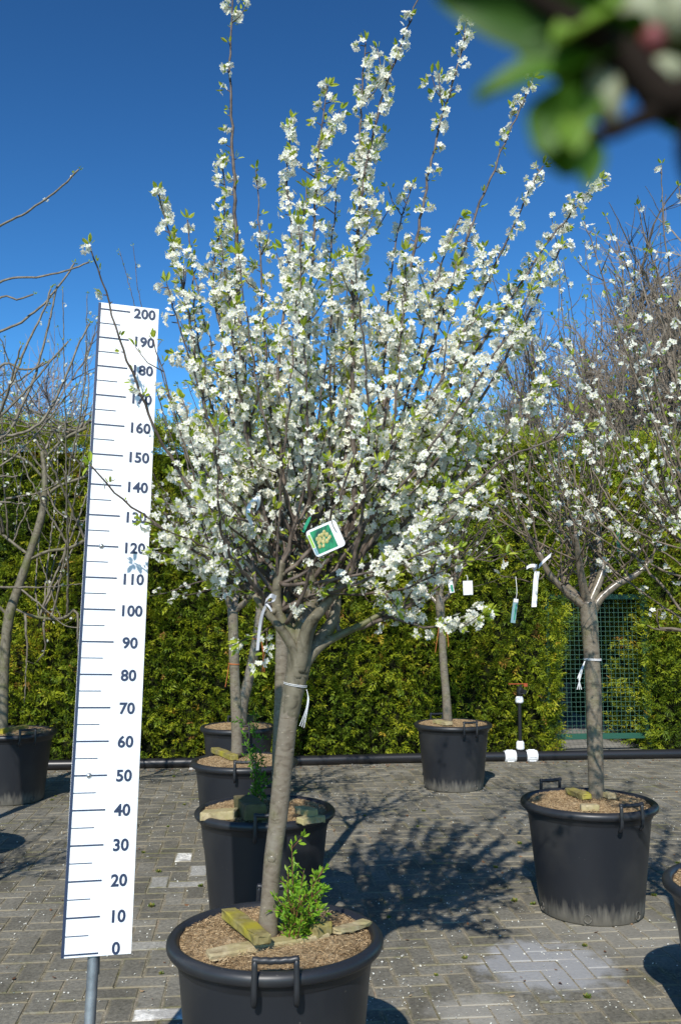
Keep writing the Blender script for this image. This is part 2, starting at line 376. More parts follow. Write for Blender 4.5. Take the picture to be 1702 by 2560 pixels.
fq = [[r_*4 + s, r_*4 + (s + 1) % 4, r_*4 + 4 + (s + 1) % 4, r_*4 + 4 + s] for r_ in (0, 1, 2) for s in range(4)] + [[12, 13, 14, 15]]
fq = (np.array(fq)[None] + (np.arange(len(P0))*16)[:, None, None]).reshape(-1, 4)
mb.add(V.reshape(-1, 3), fq, 0, np.repeat(tint, 16))
pv = mb.build("paving", M_brick, att=True)
ea = pv.data.attributes.new("edge", 'FLOAT', 'POINT'); ea.data.foreach_set("value", np.tile(np.repeat([1., 1, 1, 0], 4), len(P0)).astype(np.float32))
tag(pv, "grey herringbone brick paving of the nursery yard", "paving", kind="structure")

# path of slabs beyond the gate
mb = MB()
for k in range(9):
    for s in (-1, 1):
        box(mb, yard(3.02 + s*.41 + .02*k, .42 + .52*k, -.004), EU*.40, EV*.252, UP*.012, bev=.003, jit=.0006)
tag(mb.build("path", M_conc), "path of pale concrete slabs leading away behind the green gate", "path", kind="structure")

# ------------------------------------------------------------------ hedges
def spray_template(seed):
    rr = np.random.default_rng(seed); V = []; Fs = []
    for k in range(11):
        x0 = k/10*.72; y0 = rr.normal()*.03; sg = 1 if k % 2 else -1
        d = norm(np.array([.75, sg*rr.uniform(.25, .95), rr.normal()*.38])); s_ = norm(np.cross(d, np.array([rr.normal()*.5, rr.normal()*.5, 1.]))); n_ = np.cross(d, s_)
        ln = (.46 - .26*x0)*rr.uniform(.75, 1.25); wd = rr.uniform(.030, .052); b0 = len(V); o_ = np.array([x0, y0, -.18*x0*x0])
        V += [o_, o_ + d*ln*.45 - s_*wd + n_*.03, o_ + d*ln - n_*.05, o_ + d*ln*.45 + s_*wd + n_*.03]; Fs.append((b0, b0+1, b0+2, b0+3))
    return np.array(V), np.array(Fs)
SPRAYS = [spray_template(k) for k in range(4)]
def scatter_sprays(mb, pos, ex, ey, ez, sz, t):
    for k, (v_, f_) in enumerate(SPRAYS):
        q = slice(k, None, 4); scatter(mb, v_, f_, pos[q], ex[q], ey[q], ez[q], sz[q], 0, t[q])
def fbm2(u, v, seed):
    rr = np.random.default_rng(seed); o = np.zeros_like(u)
    for a, f_ in ((.45, 1.1), (.3, 2.3), (.25, 4.7), (.15, 9.1)):
        for _ in range(3):
            d = rr.normal(size=2); d /= np.linalg.norm(d); o += a*.55*np.sin((u*d[0] + v*d[1])*f_*2 + rr.uniform(0, 6.3))
    return o
def hedge_face(mb, n, origin, eu, nrm, ulen, h, seed, depth=.30, amp=.13, z0=0.0, size=(.08, .17), golden=1.0):
    u = R.uniform(0, ulen, n); z = z0 + (h - z0)*R.uniform(0, 1, n)
    b = fbm2(u, z*1.2, seed)
    dep = R.uniform(0, 1, n)**1.4*depth
    out = b*amp - dep
    pos = origin + u[:, None]*eu + z[:, None]*UP + out[:, None]*nrm
    d = norm(nrm*1.0 + UP*R.uniform(-.25, .95, n)[:, None] + R.normal(size=(n, 3))*.45)
    ex = d; side = norm(np.cross(d, UP + R.normal(size=(n, 3))*.5)); ez = np.cross(ex, side)
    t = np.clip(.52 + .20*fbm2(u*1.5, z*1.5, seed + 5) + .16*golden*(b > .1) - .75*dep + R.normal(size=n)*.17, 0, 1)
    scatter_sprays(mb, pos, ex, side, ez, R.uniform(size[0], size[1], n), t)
HH = 3.38
def hedge(label, u0, u1, n, seed, arch=None):
    root = empty("hedge", yard((u0 + u1)/2, .6), label, "hedge", "clipped conifer hedges along the yard edge")
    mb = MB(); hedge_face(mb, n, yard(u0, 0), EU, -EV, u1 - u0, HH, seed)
    m2 = int((u1 - u0)*700)
    uu = R.uniform(u0, u1, m2); q = R.uniform(0, 1.0, m2)                    # the top: loose upright tips
    pos = YO + uu[:, None]*EU + q[:, None]*EV + (HH + .06*fbm2(uu*2, q*2, seed + 9) + R.uniform(-.12, .10, m2))[:, None]*UP
    d = norm(UP + R.normal(size=(m2, 3))*.5); s = norm(np.cross(d, R.normal(size=(m2, 3)))); 
    scatter_sprays(mb, pos, d, s, np.cross(d, s), R.uniform(.09, .17, m2), np.clip(R.normal(size=m2)*.15 + .62, 0, 1))
    for ue, sg in ((u0, -1), (u1, 1)):                                      # the cut ends at the gate
        if abs(ue) < 4: hedge_face(mb, 1500, yard(ue, 0), EV, EU*sg, 1.1, HH, seed + 3, depth=.15, amp=.07)
    if arch:                                                                # grown together over the gate
        hedge_face(mb, 1500, yard(arch[0], .02), EU, -EV, arch[1] - arch[0], HH, seed + 4, z0=1.74, depth=.3)
        hedge_face(mb, 500, yard(arch[0], .05), EU, -EV, arch[1] - arch[0], 1.95, seed + 6, z0=1.70, depth=.5)
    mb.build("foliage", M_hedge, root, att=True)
    mb = MB(); c = yard((u0 + u1)/2, .72, HH/2 - .1)
    box(mb, c, EU*((u1 - u0)/2 - .16), EV*.47, UP*(HH/2 - .1))
    if arch: box(mb, yard((arch[0] + arch[1])/2, .72, (1.95 + HH - .2)/2), EU*((arch[1] - arch[0])/2 + .16), EV*.46, UP*((HH - .2 - 1.95)/2))
    for k in range(int((u1 - u0)/.45)):                                     # stems inside
        p = yard(u0 + .3 + k*.45, .22 + .05*R.normal(), 0)
        tube(mb, np.array([p, p + UP*1.5 + R.normal(size=3)*.04, p + UP*2.9 + R.normal(size=3)*.08]), [.035, .025, .012], 6)
    mb.build("inner_branches", M_core, root)
hedge("tall yellow-green conifer hedge behind the pots, left of the green gate", -6.5, 2.36, 30000, 11, arch=(2.36, 3.34))
hedge("shorter run of yellow-green conifer hedge right of the green gate", 3.34, 7.0, 10500, 21)

root = empty("hedge", yard(2.5, 6.2), "dark green hedge in the shade far behind the mesh gate", "hedge", "hedges behind the gate")
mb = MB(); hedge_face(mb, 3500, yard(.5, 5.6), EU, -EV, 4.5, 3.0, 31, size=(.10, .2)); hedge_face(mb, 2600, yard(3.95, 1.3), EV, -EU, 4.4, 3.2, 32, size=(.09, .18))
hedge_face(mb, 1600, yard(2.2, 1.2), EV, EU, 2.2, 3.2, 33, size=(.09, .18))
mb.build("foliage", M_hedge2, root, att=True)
mb = MB(); box(mb, yard(2.6, 6.3, 1.4), EU*2.2, EV*.5, UP*1.4); box(mb, yard(4.5, 3.5, 1.5), EU*.42, EV*2.25, UP*1.5); mb.build("inner_branches", M_core, root)

# ------------------------------------------------------------------ bare trees beyond the hedge
def bare_tree_mesh(seed, H, spread, levels=5, twigs=1.0):
    rr = np.random.default_rng(seed); tr = MB(); cr = MB()
    def grow(p, d, ln, r, lev):
        n = 4; P = [p]; dd = d.copy()
        for k in range(n):
            dd = norm(dd + rr.normal(size=3)*(.05 if lev == 0 else .14) + UP*(.10 if lev < 2 else .015)); P.append(P[-1] + dd*ln/n)
        P = np.array(P); r2 = r*(.62 if lev < levels else .5)
        tube(tr if lev <= 1 else cr, P, np.linspace(r, r2, n + 1), 7 if lev <= 1 else 3, cap=False)
        if lev >= levels: return
        kids = int(rr.integers(3, 6)*(1 if lev > 0 else 1.6)*(twigs if lev >= 3 else 1))
        for _ in range(kids):
            t = rr.uniform(.25 if lev else .3, 1.0); q = P[0]*(1 - t) + P[-1]*t
            q = P[min(int(t*n), n)]
            a = rr.normal(size=3); a -= a.dot(dd)*dd; a = norm(a)
            nd = norm(dd*rr.uniform(.75, 1.25) + a*spread*rr.uniform(.55, 1.1) + UP*.12)
            grow(q, nd, ln*rr.uniform(.5, .78), max(r*rr.uniform(.38, .58), .0058), lev + 1)
        grow(P[-1], norm(dd + rr.normal(size=3)*.15), ln*.72, r2, lev + 1)
    grow(np.zeros(3), np.array([0., 0, 1]), H*.30, H*.013, 0)
    k = H/max(v[:, 2].max() for v in cr.v)
    tr.v = [v*k for v in tr.v]; cr.v = [v*k for v in cr.v]; return tr, cr
def bare_tree(seed, H, spread, x, y, m, label, levels=5, twigs=1.0):
    root = empty("bare_tree", (0, 0, 0), label, "tree", "bare trees beyond the hedge")
    tr, cr = bare_tree_mesh(seed, H, spread, levels, twigs)
    tr.build("trunk", m, root); cr.build("crown", m, root); root.location = (x, y, 0); return root
def copy_thing(o, loc, rz, s, label):
    c = o.copy(); sc.collection.objects.link(c); c.location = loc; c.rotation_euler = (0, 0, rz); c.scale = (s, s, s); c['label'] = label
    for ch in o.children:
        k = ch.copy(); sc.collection.objects.link(k); k.parent = c
    return c
def bx_(ox, y): return (ox*K - 851)/F*y*.995
bt = bare_tree(3, 10.9, .95, bx_(1540, 20), 20, M_bare, "tallest brown bare tree beyond the hedge at the right edge", 5, 1.6)
copy_thing(bt, (bx_(1380, 22), 22, 0), 2.1, .88, "dense brown bare tree beyond the hedge above the green gate")
copy_thing(bt, (bx_(1660, 23), 23, 0), 4.0, 1.05, "brown bare tree beyond the hedge cut off by the right edge")
copy_thing(bt, (bx_(1475, 24), 24, 0), 5.3, 1.10, "round-topped brown bare tree behind the tallest one, right of the gate")
bt2 = bare_tree(8, 9.9, .6, bx_(1230, 24), 24, M_bare, "slender brown bare tree beyond the hedge right of the white blossom crown", 5, 1.35)
copy_thing(bt2, (bx_(1090, 27), 27, 0), 1.2, .9, "bare tree far behind the right half of the white blossom crown")
copy_thing(bt2, (bx_(600, 30), 30, 0), 3.3, .98, "bare tree far behind the middle of the white blossom crown")
bt3 = bare_tree(5, 8.8, .62, bx_(40, 22), 22, M_bare2, "pale grey bare tree beyond the hedge at the left edge", 5, 1.0)
copy_thing(bt3, (bx_(150, 25), 25, 0), 2.5, 1.02, "pale grey bare tree beyond the hedge just left of the measuring board")
copy_thing(bt3, (bx_(-70, 24), 24, 0), 5.0, 1.05, "pale grey bare tree beyond the hedge cut off by the left edge")

# ------------------------------------------------------------------ gate, slab, pipe
gr = empty("mesh_gate", yard(2.85, .26), "dark green wire mesh gate between the two hedges", "gate")
gu0, gu1, gz0, gz1, gv = 2.28, 3.42, .17, 1.68, .26
mb = MB()
for z in (gz0, gz1): box(mb, yard((gu0 + gu1)/2, gv, z), EU*(gu1 - gu0)/2, EV*.02, UP*.03, bev=.004)
for u in (gu0, gu1): box(mb, yard(u + (.022 if u < 3 else -.022), gv, (gz0 + gz1)/2), EU*.02, EV*.0195, UP*((gz1 - gz0)/2 - .031), bev=.004)
mb.build("gate_frame", M_green, gr)
mb = MB(); s = .051
for k in range(1, int((gu1 - gu0)/s)):
    u = gu0 + .02 + k*s; tube(mb, np.array([yard(u, gv - .004, gz0), yard(u, gv - .004, gz1)]), .0017, 4)
for k in range(1, int((gz1 - gz0)/s)):
    z = gz0 + .01 + k*s; tube(mb, np.array([yard(gu0 + .02, gv + .002, z), yard(gu1 - .02, gv + .002, z)]), .0017, 4)
mb.build("wire_mesh", M_wire, gr)
for u in (gu0 - .09, gu1 + .07):
    mb = MB(); box(mb, yard(u, gv + .1, .85), EU*.035, EV*.035, UP*.85, bev=.004); mb.build("gate_post", M_green, gr)
mb = MB(); box(mb, yard(3.25, 3.3, .25), EU*.42, EV*.06, UP*.25, bev=.012, jit=.002)
tag(mb.build("concrete_slab", M_conc), "weathered grey concrete slab standing on edge beside the path behind the gate", "slab")

pr = empty("irrigation_pipe", yard(0, -.22), "long black irrigation pipe lying along the foot of the hedge with a riser tap", "pipe")
tp = atz(1212, 1748, .05); tu = (tp - YO) @ EU; PV = -.20; PR_ = .047
mb = MB(); us = np.linspace(-6.3, 6.6, 40)
tube(mb, np.array([yard(u, PV + .015*math.sin(u*1.3) + .008*math.sin(u*3.1), PR_) for u in us]), PR_, 14)
mb.build("pipe", M_pipe, pr, True)
for s_ in (-1, 1):
    mb = MB(); a = tu + s_*.085
    tube(mb, np.array([yard(a + s_*q, PV, PR_) for q in (-.03, -.03, .04, .085, .085)]), [.052, .060, .063, .057, .049], 16)
    for k in range(8):
        aa = k*math.pi/4; box(mb, yard(a + s_*.03, PV, PR_) + .062*(math.cos(aa)*EV + math.sin(aa)*UP), EU*.035, .004*EV, .004*UP)
    mb.build("coupling", M_plasticw, pr)
mb = MB(); tube(mb, np.array([yard(tu - .056, PV, PR_), yard(tu + .056, PV, PR_)]), .062, 16)
tube(mb, np.array([yard(tu, PV, .05), yard(tu, PV, .75)]), .019, 10)
mb.build("riser", M_pipe, pr)
for z0, z1 in ((.115, .20), (.585, .65)):
    mb = MB(); tube(mb, np.array([yard(tu, PV, z) for z in (z0, z0 + .012, z1 - .02, z1)]), [.036, .042, .040, .03], 14); mb.build("coupling", M_plasticw, pr)
mb = MB(); c = yard(tu + .012, PV, .70)
tube(mb, np.array([c - UP*.045, c - UP*.02, c + UP*.02, c + UP*.04]), [.026, .040, .040, .024], 12)
tube(mb, np.array([c - EV*.07 + EU*.03, c - EV*.03 + EU*.01, c + EV*.03]), [.024, .026, .03], 12)
tube(mb, np.array([c - EV*.02 + UP*.03, c - EV*.02 + UP*.075]), .010, 8)
vo = mb.build("valve", M_pipe, pr)
mb = MB(); box(mb, c - EU*.045 - EV*.02 + UP*.078, EU*.085, EV*.010, UP*.005, bev=.002); box(mb, c + EU*.05 - EV*.02 + UP*.066, EU*.02, EV*.015, UP*.018, bev=.003)
mb.v = [v - np.array(pr.location) for v in mb.v]; h = mb.build("handle", M_red); h.parent = vo

# ------------------------------------------------------------------ pots
RR = .345
def pot_proto():
    root = empty("plant_pot", (0, 0, 0), "x", "plant pot", "big black nursery pots")
    mb = MB()
    prof = [(.0, .004), (.245, .004), (.252, .0), (.258, .006), (.262, .05), (.283, .25), (.303, .44), (.308, .478), (.3085, .484), (.316, .490), (.318, .512), (.322, .516)]
    prof += [(.3245 + .0215*math.sin(a), .5325 - .0215*math.cos(a)) for a in np.linspace(.3, math.pi*1.15, 9)]
    prof += [(.306, .535), (.303, .50), (.300, .46), (.0, .455)]
    lathe(mb, prof, 80)
    for k in range(6):                                                       # drain holes at the foot, as short dark sleeves
        a = k*math.pi/3 - 1.2; d = np.array([math.cos(a), math.sin(a), 0]); t_ = np.array([-d[1], d[0], 0])
        ring = np.array([d*.2645 + t_*.017*math.cos(q) + UP*(.035 + .02*math.sin(q)) for q in np.linspace(0, 2*math.pi, 13)])
        tube(mb, ring, .0032, 5)
    body = mb.build("pot_body", M_pot, root, True)
    for a0 in (-math.pi/2, math.pi/2):
        mb = MB(); d = np.array([math.cos(a0), math.sin(a0), 0]); t_ = np.array([-d[1], d[0], 0])
        for s in (-1, 1):
            P = [d*.325 + t_*s*.060 + UP*.462, d*.352 + t_*s*.060 + UP*.492, d*.354 + t_*s*.060 + UP*.54, d*.350 + t_*s*.059 + UP*.598]
            tube(mb, catmull(P, 3), [.004] + [.009]*9, 8)
        q = np.linspace(-1, 1, 25)
        tube(mb, np.array([d*.350 + t_*x*.066 + UP*(.596 - .0018*abs(math.sin(x*7.5)) - .004*(1 - x*x)) for x in q]), .0098, 8)
        mb.build("handle", M_pot, root, True)
    mb = MB(); rings = 26; sec = 64; V = [(0, 0, .553)]; 
    for i in range(1, rings + 1):
        r_ = .306*i/rings
        for k in range(sec):
            a = 2*math.pi*k/sec; x, y = r_*math.cos(a), r_*math.sin(a)
            z = .556 - .022*(r_/.306)**3 + .009*math.sin(x*19 + 1)*math.sin(y*23) + R.normal()*.0035
            V.append((x, y, z))
    Fq = [[1 + (i-1)*sec + k, 1 + (i-1)*sec + (k+1) % sec, 1 + i*sec + (k+1) % sec, 1 + i*sec + k] for i in range(1, rings) for k in range(sec)]
    mb.add(np.array(V), [np.array(Fq), np.array([[0, 1 + k, 1 + (k+1) % sec] for k in range(sec)])], 0, .5)
    n = 11000; rad = .300*np.sqrt(R.uniform(0, 1, n)); a = R.uniform(0, 6.283, n)
    pos = np.stack([rad*np.cos(a), rad*np.sin(a), .559 - .022*(rad/.306)**3 + R.uniform(0, .008, n)], -1)
    d = norm(R.normal(size=(n, 3))*np.array([1, 1, .38])); s = norm(np.cross(d, R.normal(size=(n, 3))))
    scatter(mb, [(-.5, -.04, 0), (.0, -.045, .08), (.5, -.02, 0), (.5, .02, 0), (0, .045, .08), (-.5, .04, 0)], np.array([[0, 1, 4, 5], [1, 2, 3, 4]]), pos, d, s, np.cross(d, s), R.uniform(.004, .015, n), 1, R.uniform(0, 1, n))
    mb.build("soil", [M_soil, M_fibre], root, att=True)
    return root
POTS = {}
proto = pot_proto()
specs = [("A", (-.199, 2.947), .330, 4, "big black pot holding the white-flowering plum, nearest the camera"),
         ("B", (-.376, 4.734), .350, 7, "black pot right behind the nearest pot, crossed by the board's shadow"),
         ("C", (-.635, 6.231), .352, 6, "third black pot in the row of four running back from the front"),
         ("D", (-.872, 8.012), .325, 12, "last black pot of the row, shaded and close to the hedge"),
         ("E", (.985, 8.224), .341, 18, "black pot by itself near the pipe and white couplings"),
         ("F", (1.292, 4.934), .349, 20, "black pot with dusty foot and both handles up, on the right"),
         ("G", (1.530, 3.465), .345, -25, "black pot cut off by the right edge of the picture"),
         ("H", (-2.690, 7.70), .352, 38, "black pot at the left edge behind the measuring board"),
         ("J", (-2.35, 3.60), .345, 15, "black pot outside the left edge, level with the measuring board"),
         ("I", (-2.56, 5.60), .345, 0, "black pot just outside the left edge, seen by its shadow")]
for k, (n_, xy, r_, rot, lab) in enumerate(specs):
    s = r_/RR; zs = 1/s*(.55/.553)
    if k == 0: o = proto; o['label'] = lab
    else: o = copy_thing(proto, (0, 0, 0), 0, 1, lab)
    o.location = (xy[0], xy[1], 0); o.rotation_euler = (0, 0, math.radians(rot)); o.scale = (s, s, 1.0)
    POTS[n_] = np.array([xy[0], xy[1], 0.0])

# slats and logs lying on the mulch
def slat(p0, p1, wd, th, m, label, lift=0.0, name="wooden_slat"):
    p0, p1 = np.asarray(p0), np.asarray(p1); c = (p0 + p1)/2 + UP*lift; ex = (p1 - p0)/2
    ey = norm(np.cross(UP, ex))*wd/2; ez = norm(np.cross(ex, ey))*th/2
    mb = MB(); box(mb, c, ex, ey, ez, bev=.004, jit=.0018); o = mb.build(name, m); return tag(o, label, "slat", "wooden slats on the pot mulch")
zt = .577
slat(atz(528, 2108, zt), atz(607, 2172, zt + .008), .050, .028, M_woodg, "mossy yellow-green slat pointing at the plum trunk in the nearest pot", .008)
slat(atz(478, 2200, .553), atz(752, 2150, .562), .055, .020, M_woodp, "long pale slat lying across the front of the nearest pot", -.001)
slat(atz(706, 2128, zt), atz(748, 2146, zt), .062, .038, M_woodg, "short grey-green block right of the sucker shoots in the nearest pot", .004)
slat(atz(772, 2147, .568), atz(845, 2124, .554), .040, .016, M_woodp, "pale half-buried slat end at the right of the nearest pot", .0)
slat(atz(465, 1880, .552), atz(545, 1876, .566), .07, .04, M_woodp, "pale slat on the left of the second pot", .004)
slat(atz(560, 1855, zt), atz(590, 1880, zt), .10, .07, M_woodd, "dark squared log end leaning in the second pot", .016, "wooden_block")
slat(atz(690, 1868, zt), atz(722, 1878, zt), .06, .035, M_woodp, "pale stub of wood right of the trunk in the second pot", .008)
slat(atz(690, 1893, .560), atz(742, 1885, .552), .05, .03, M_woodp, "pale slat close to the right rim of the second pot", .003)
slat(atz(495, 1728, zt), atz(540, 1746, zt), .06, .035, M_woodg, "mossy slat beside the trunk in the third pot", .004)
slat(atz(560, 1655, zt), atz(575, 1660, zt), .10, .05, M_woodd, "dark wooden block in the farthest pot of the row", .016, "wooden_block")
slat(atz(1002, 1662, .568), atz(1035, 1668, .568), .07, .03, M_woodp, "flat pale slat in front of the trunk in the pot near the pipe", .004)
slat(atz(1310, 1822, zt), atz(1352, 1838, zt), .055, .03, M_woodg, "yellowish slat left of the trunk in the right-hand pot", .006)
slat(atz(1380, 1826, zt), atz(1410, 1836, zt), .05, .03, M_woodp, "pale slat tip right of the trunk in the right-hand pot", .004)
slat(atz(1335, 1862, .552), atz(1378, 1860, .557), .05, .03, M_woodp, "yellow slat sunk in the mulch behind the front handle of the right-hand pot", .002)
slat(atz(0, 1690, .555), atz(62, 1678, .555), .05, .045, M_woodg, "rounded mossy stick in the pot at the left edge", .01)

# ------------------------------------------------------------------ blossom trees
PET_V = []; PET_F = []
for k in range(5):
    a = k*2*math.pi/5; c, s = math.cos(a), math.sin(a); b0 = len(PET_V)
    for x, y, z in ((.06, 0, 0), (.42, -.36, .13), (.88, -.27, .30), (1.0, 0, .22), (.88, .27, .30), (.42, .36, .13)):
        PET_V.append((c*x - s*y, s*x + c*y, z))
    PET_F += [(b0, b0+1, b0+2, b0+3), (b0, b0+3, b0+4, b0+5)]
PET_V = np.array(PET_V); PET_F = np.array(PET_F)
CEN_V = np.array([(.17*math.cos(k*1.2566), .17*math.sin(k*1.2566), .16) for k in range(5)] + [(0, 0, .26)])
CEN_F = np.array([[k, (k+1) % 5, 5] for k in range(5)])
STA_V = []; STA_F = []
for k in range(7):
    a = k*.8976 + .3; b0 = len(STA_V)
    for r0, z, w_ in ((.03, .05, .012), (.30, .42, .012), (.34, .47, .045)):
        STA_V += [(r0*math.cos(a) - w_*math.sin(a), r0*math.sin(a) + w_*math.cos(a), z), (r0*math.cos(a) + w_*math.sin(a), r0*math.sin(a) - w_*math.cos(a), z)]
    STA_F += [(b0, b0+1, b0+3, b0+2), (b0+2, b0+3, b0+5, b0+4)]
LEAF_V = np.array([(0, 0, 0), (.30, -.16, .06), (.68, -.17, .05), (1, 0, -.06), (.68, .17, .05), (.30, .16, .06)])
LEAF_F = np.array([[0, 1, 2, 3], [0, 3, 4, 5]])
SUNV = np.array(SD)

class Bloom:
    keep = None                                                # optional test: where flowers may sit
    def __init__(s): s.f = []; s.fd = []; s.l = []; s.ld = []; s.ls = []
    def flowers(s, p, d, n, spread):
        dd = norm(d + R.normal(size=(n, 3))*.75 + UP*.15)
        q = p + dd*spread*R.uniform(.5, 1.25, (n, 1)); e = norm(dd + R.normal(size=(n, 3))*.35)
        if s.keep is not None:
            k = s.keep(q); q, e = q[k], e[k]
        s.f.append(q); s.fd.append(e)
    def leaves(s, p, d, n, size, spread=.006):
        dd = norm(d*1.1 + R.normal(size=(n, 3))*.6)
        s.l.append(p + dd*spread); s.ld.append(dd); s.ls.append(R.uniform(.6, 1.25, n)*size)
    def build(s, root, leafmat, fsize=.0125, detail=True, tint=.5):
        if s.f:
            P = np.concatenate(s.f); D = np.concatenate(s.fd); u, v, d = frames(D); S = R.uniform(.8, 1.15, len(P))*fsize
            mb = MB(); scatter(mb, PET_V, PET_F, P, u, v, d, S, 0, R.uniform(0, 1, len(P)))
            if detail: scatter(mb, CEN_V, CEN_F, P, u, v, d, S, 1); scatter(mb, STA_V, np.array(STA_F), P, u, v, d, S, 0, R.uniform(0, 1, len(P)))
            o = mb.build("blossom", [M_petal, M_centre], root, att=True); o['kind'] = 'stuff'
        if s.l:
            P = np.concatenate(s.l); D = np.concatenate(s.ld); S = np.concatenate(s.ls); u, v, d = frames(D)
            mb = MB(); scatter(mb, LEAF_V, LEAF_F, P, d, u, v, S, 0, np.clip(R.normal(size=len(P))*.22 + tint, 0, 1))
            o = mb.build("foliage", leafmat, root, att=True); o['kind'] = 'stuff'

def arclen(P): return np.concatenate([[0], np.cumsum(np.linalg.norm(np.diff(P, axis=0), axis=1))])
def resample(P, step):
    s = arclen(P); n = max(3, int(s[-1]/step) + 1); t = np.linspace(0, s[-1], n)
    return np.stack([np.interp(t, s, P[:, k]) for k in range(3)], -1)
def dress(mb, bl, P, r0, r1, prof, cl=(3, 7), step=.03, spread=.020, leafp=.5, leafsize=.028, lat=0, latlen=(.06, .22), sides=6, tipleaf=5, wob=.0, start_lat=.25, m=0):
    """a shoot: the wood, its short spurs and laterals, clusters of flowers and tufts of leaves along it"""
    P = resample(P, .035 if sides > 4 else .07)
    if wob: P[1:-1] += R.normal(size=P[1:-1].shape)*wob
    n = len(P); t = np.linspace(0, 1, n)
    tube(mb, P, r0 + (r1 - r0)*t**.8, sides, m)
    s = arclen(P); L_ = s[-1]; x = R.uniform(0, step)
    px, py = zip(*prof)
    while x < L_:
        f = x/L_; den = np.interp(f, px, py)
        i = min(int(f*(n - 1)), n - 2); q = P[i] + (P[i+1] - P[i])*(f*(n - 1) - i); T = norm(P[i+1] - P[i])
        a = R.normal(size=3); a -= a.dot(T)*T; a = norm(a); a = norm(a + T*.35)
        if R.uniform() < den:
            sp = R.uniform(.004, .022); q2 = q + a*sp
            if sides > 4: tube(mb, np.array([q, q2]), [.0026, .0018], 3, m, cap=False)
            bl.flowers(q2, a, int(R.integers(cl[0], cl[1] + 1)), spread)
            if R.uniform() < leafp: bl.leaves(q2, norm(a + T*.6), int(R.integers(2, 5)), leafsize)
        elif R.uniform() < leafp*.55:
            if sides > 4: tube(mb, np.array([q, q + a*.012]), [.0026, .0016], 3, m, cap=False)
            bl.leaves(q + a*.010, a + T*.4, int(R.integers(1, 4)), leafsize*.8)
        x += step*R.uniform(.6, 1.5)
    if tipleaf: bl.leaves(P[-1], norm(P[-1] - P[-2]), tipleaf, leafsize*1.05)
    for _ in range(lat):
        f = R.uniform(start_lat, .92); i = min(int(f*(n - 1)), n - 2); T = norm(P[i+1] - P[i])
        a = R.normal(size=3); a -= a.dot(T)*T; a = norm(a); ln = R.uniform(*latlen)*(1.1 - .5*f)
        d1 = norm(T*.7 + a*.9); d2 = norm(d1 + UP*.5 + T*.3)
        Q = np.array([P[i], P[i] + d1*ln*.5, P[i] + d1*ln*.5 + d2*ln*.5])
        den = float(np.interp(f, px, py))
        dress(mb, bl, catmull(Q, 3), max(.0022, .4*(r0 + (r1 - r0)*f)), .0015, [(0, den*.7), (.3, den), (1, den)], cl, step, spread, leafp, leafsize, 0, sides=4 if sides > 4 else 3, tipleaf=3, m=m)

def px_path(pts, y0, y1): 
    n = len(pts); return np.array([at(p[0], p[1], y0 + (y1 - y0)*(i/(n - 1))) for i, p in enumerate(pts)])
def trunk(root, pts, y, radii, m, knots=(), n=20, name="trunk"):
    P = catmull(np.array([at(p[0], p[1], y if np.isscalar(y) else y[i]) for i, p in enumerate(pts)]), 8)
    r = np.interp(np.linspace(0, 1, len(P)), np.linspace(0, 1, len(radii)), radii)
    r = r*(1 + .02*np.sin(arclen(P)*17 + R.uniform(0, 6)) + .012*np.sin(arclen(P)*41 + R.uniform(0, 6)) + R.normal(size=len(P))*.004)
    mb = MB(); tube(mb, P, r, n, lump=.004)
    for f, a, s in knots:
        i = int(f*(len(P) - 1)); d = np.array([math.cos(a), math.sin(a), 0])
        K_ = P[i] + d*r[i]*.80; tube(mb, np.array([K_ - d*.01, K_ + d*s*.35, K_ + d*s*.6, K_ + d*s*.66]), [s*1.2, s, s*.6, s*.15], 10)
    return mb.build(name, m, root, True), P

# --- the front plum -------------------------------------------------------------------------
Y0 = 2.93
base = at(617, 2165, Y0 - .02); base[2] = .53
plum = empty("plum_tree", (base[0], base[1], .53), "white-flowering plum tree in the nearest pot, right of the measuring board", "tree")
bl = Bloom()
pts = [(615, 2185), (617, 2140), (621, 2080), (628, 1985), (640, 1890), (650, 1790), (660, 1690), (672, 1610), (683, 1550), (690, 1500), (697, 1462), (703, 1425), (706, 1395)]
rads = [.034, .031, .0262, .0272, .0290, .0285, .0295, .0315, .0325, .0330, .032, .028, .016]
trunk(plum, pts, [Y0 - .03]*4 + [Y0 - .02]*9, rads, M_bark, [(.27, -1.7, .013), (.42, 3.3, .010), (.05, -1.3, .012), (.33, -1.3, .009), (.47, -.6, .011)], 26)
mb = MB()                                                                     # swollen graft where it was grafted, rough and mossy
gp = catmull(np.array([at(x, y, Y0 - .02) for x, y in ((664, 1665), (672, 1612), (682, 1560), (689, 1505), (698, 1455), (705, 1405))]), 6)
tube(mb, gp, np.interp(np.linspace(0, 1, len(gp)), [0, .15, .5, .8, 1], [.0270, .0322, .0345, .0350, .020])*(1 + R.normal(size=len(gp))*.012), 22, lump=.012)
mb.build("graft_collar", M_bark2, plum, True)
TAGP = at(750, 1240, Y0 - .30)
KEEP_CLEAR = [(at(582, 1178, Y0 - .20), .045), (at(1077, 1352, Y0 - .1), .045), (at(1038, 1350, Y0 - .1), .03), (at(612, 1420, Y0 - .16), .03)]
def plum_keep(q):
    d = np.linalg.norm((q - at(705, 1400, Y0))*np.array([1, 1, .9]), axis=1)
    ok = R.uniform(size=len(q)) < np.clip((d - .15)/.20, .05, 1)
    ok |= (np.linalg.norm(q - at(690, 1390, Y0 - .13), axis=1) < .09)
    for c_, r_ in KEEP_CLEAR: ok &= ~((np.linalg.norm((q - c_)*np.array([1, .2, 1]), axis=1) < r_) & (q[:, 1] < c_[1] + .06))
    return ok & ~((np.linalg.norm((q - TAGP)*np.array([1, .25, 1]), axis=1) < .085) & (q[:, 1] < TAGP[1] + .05))
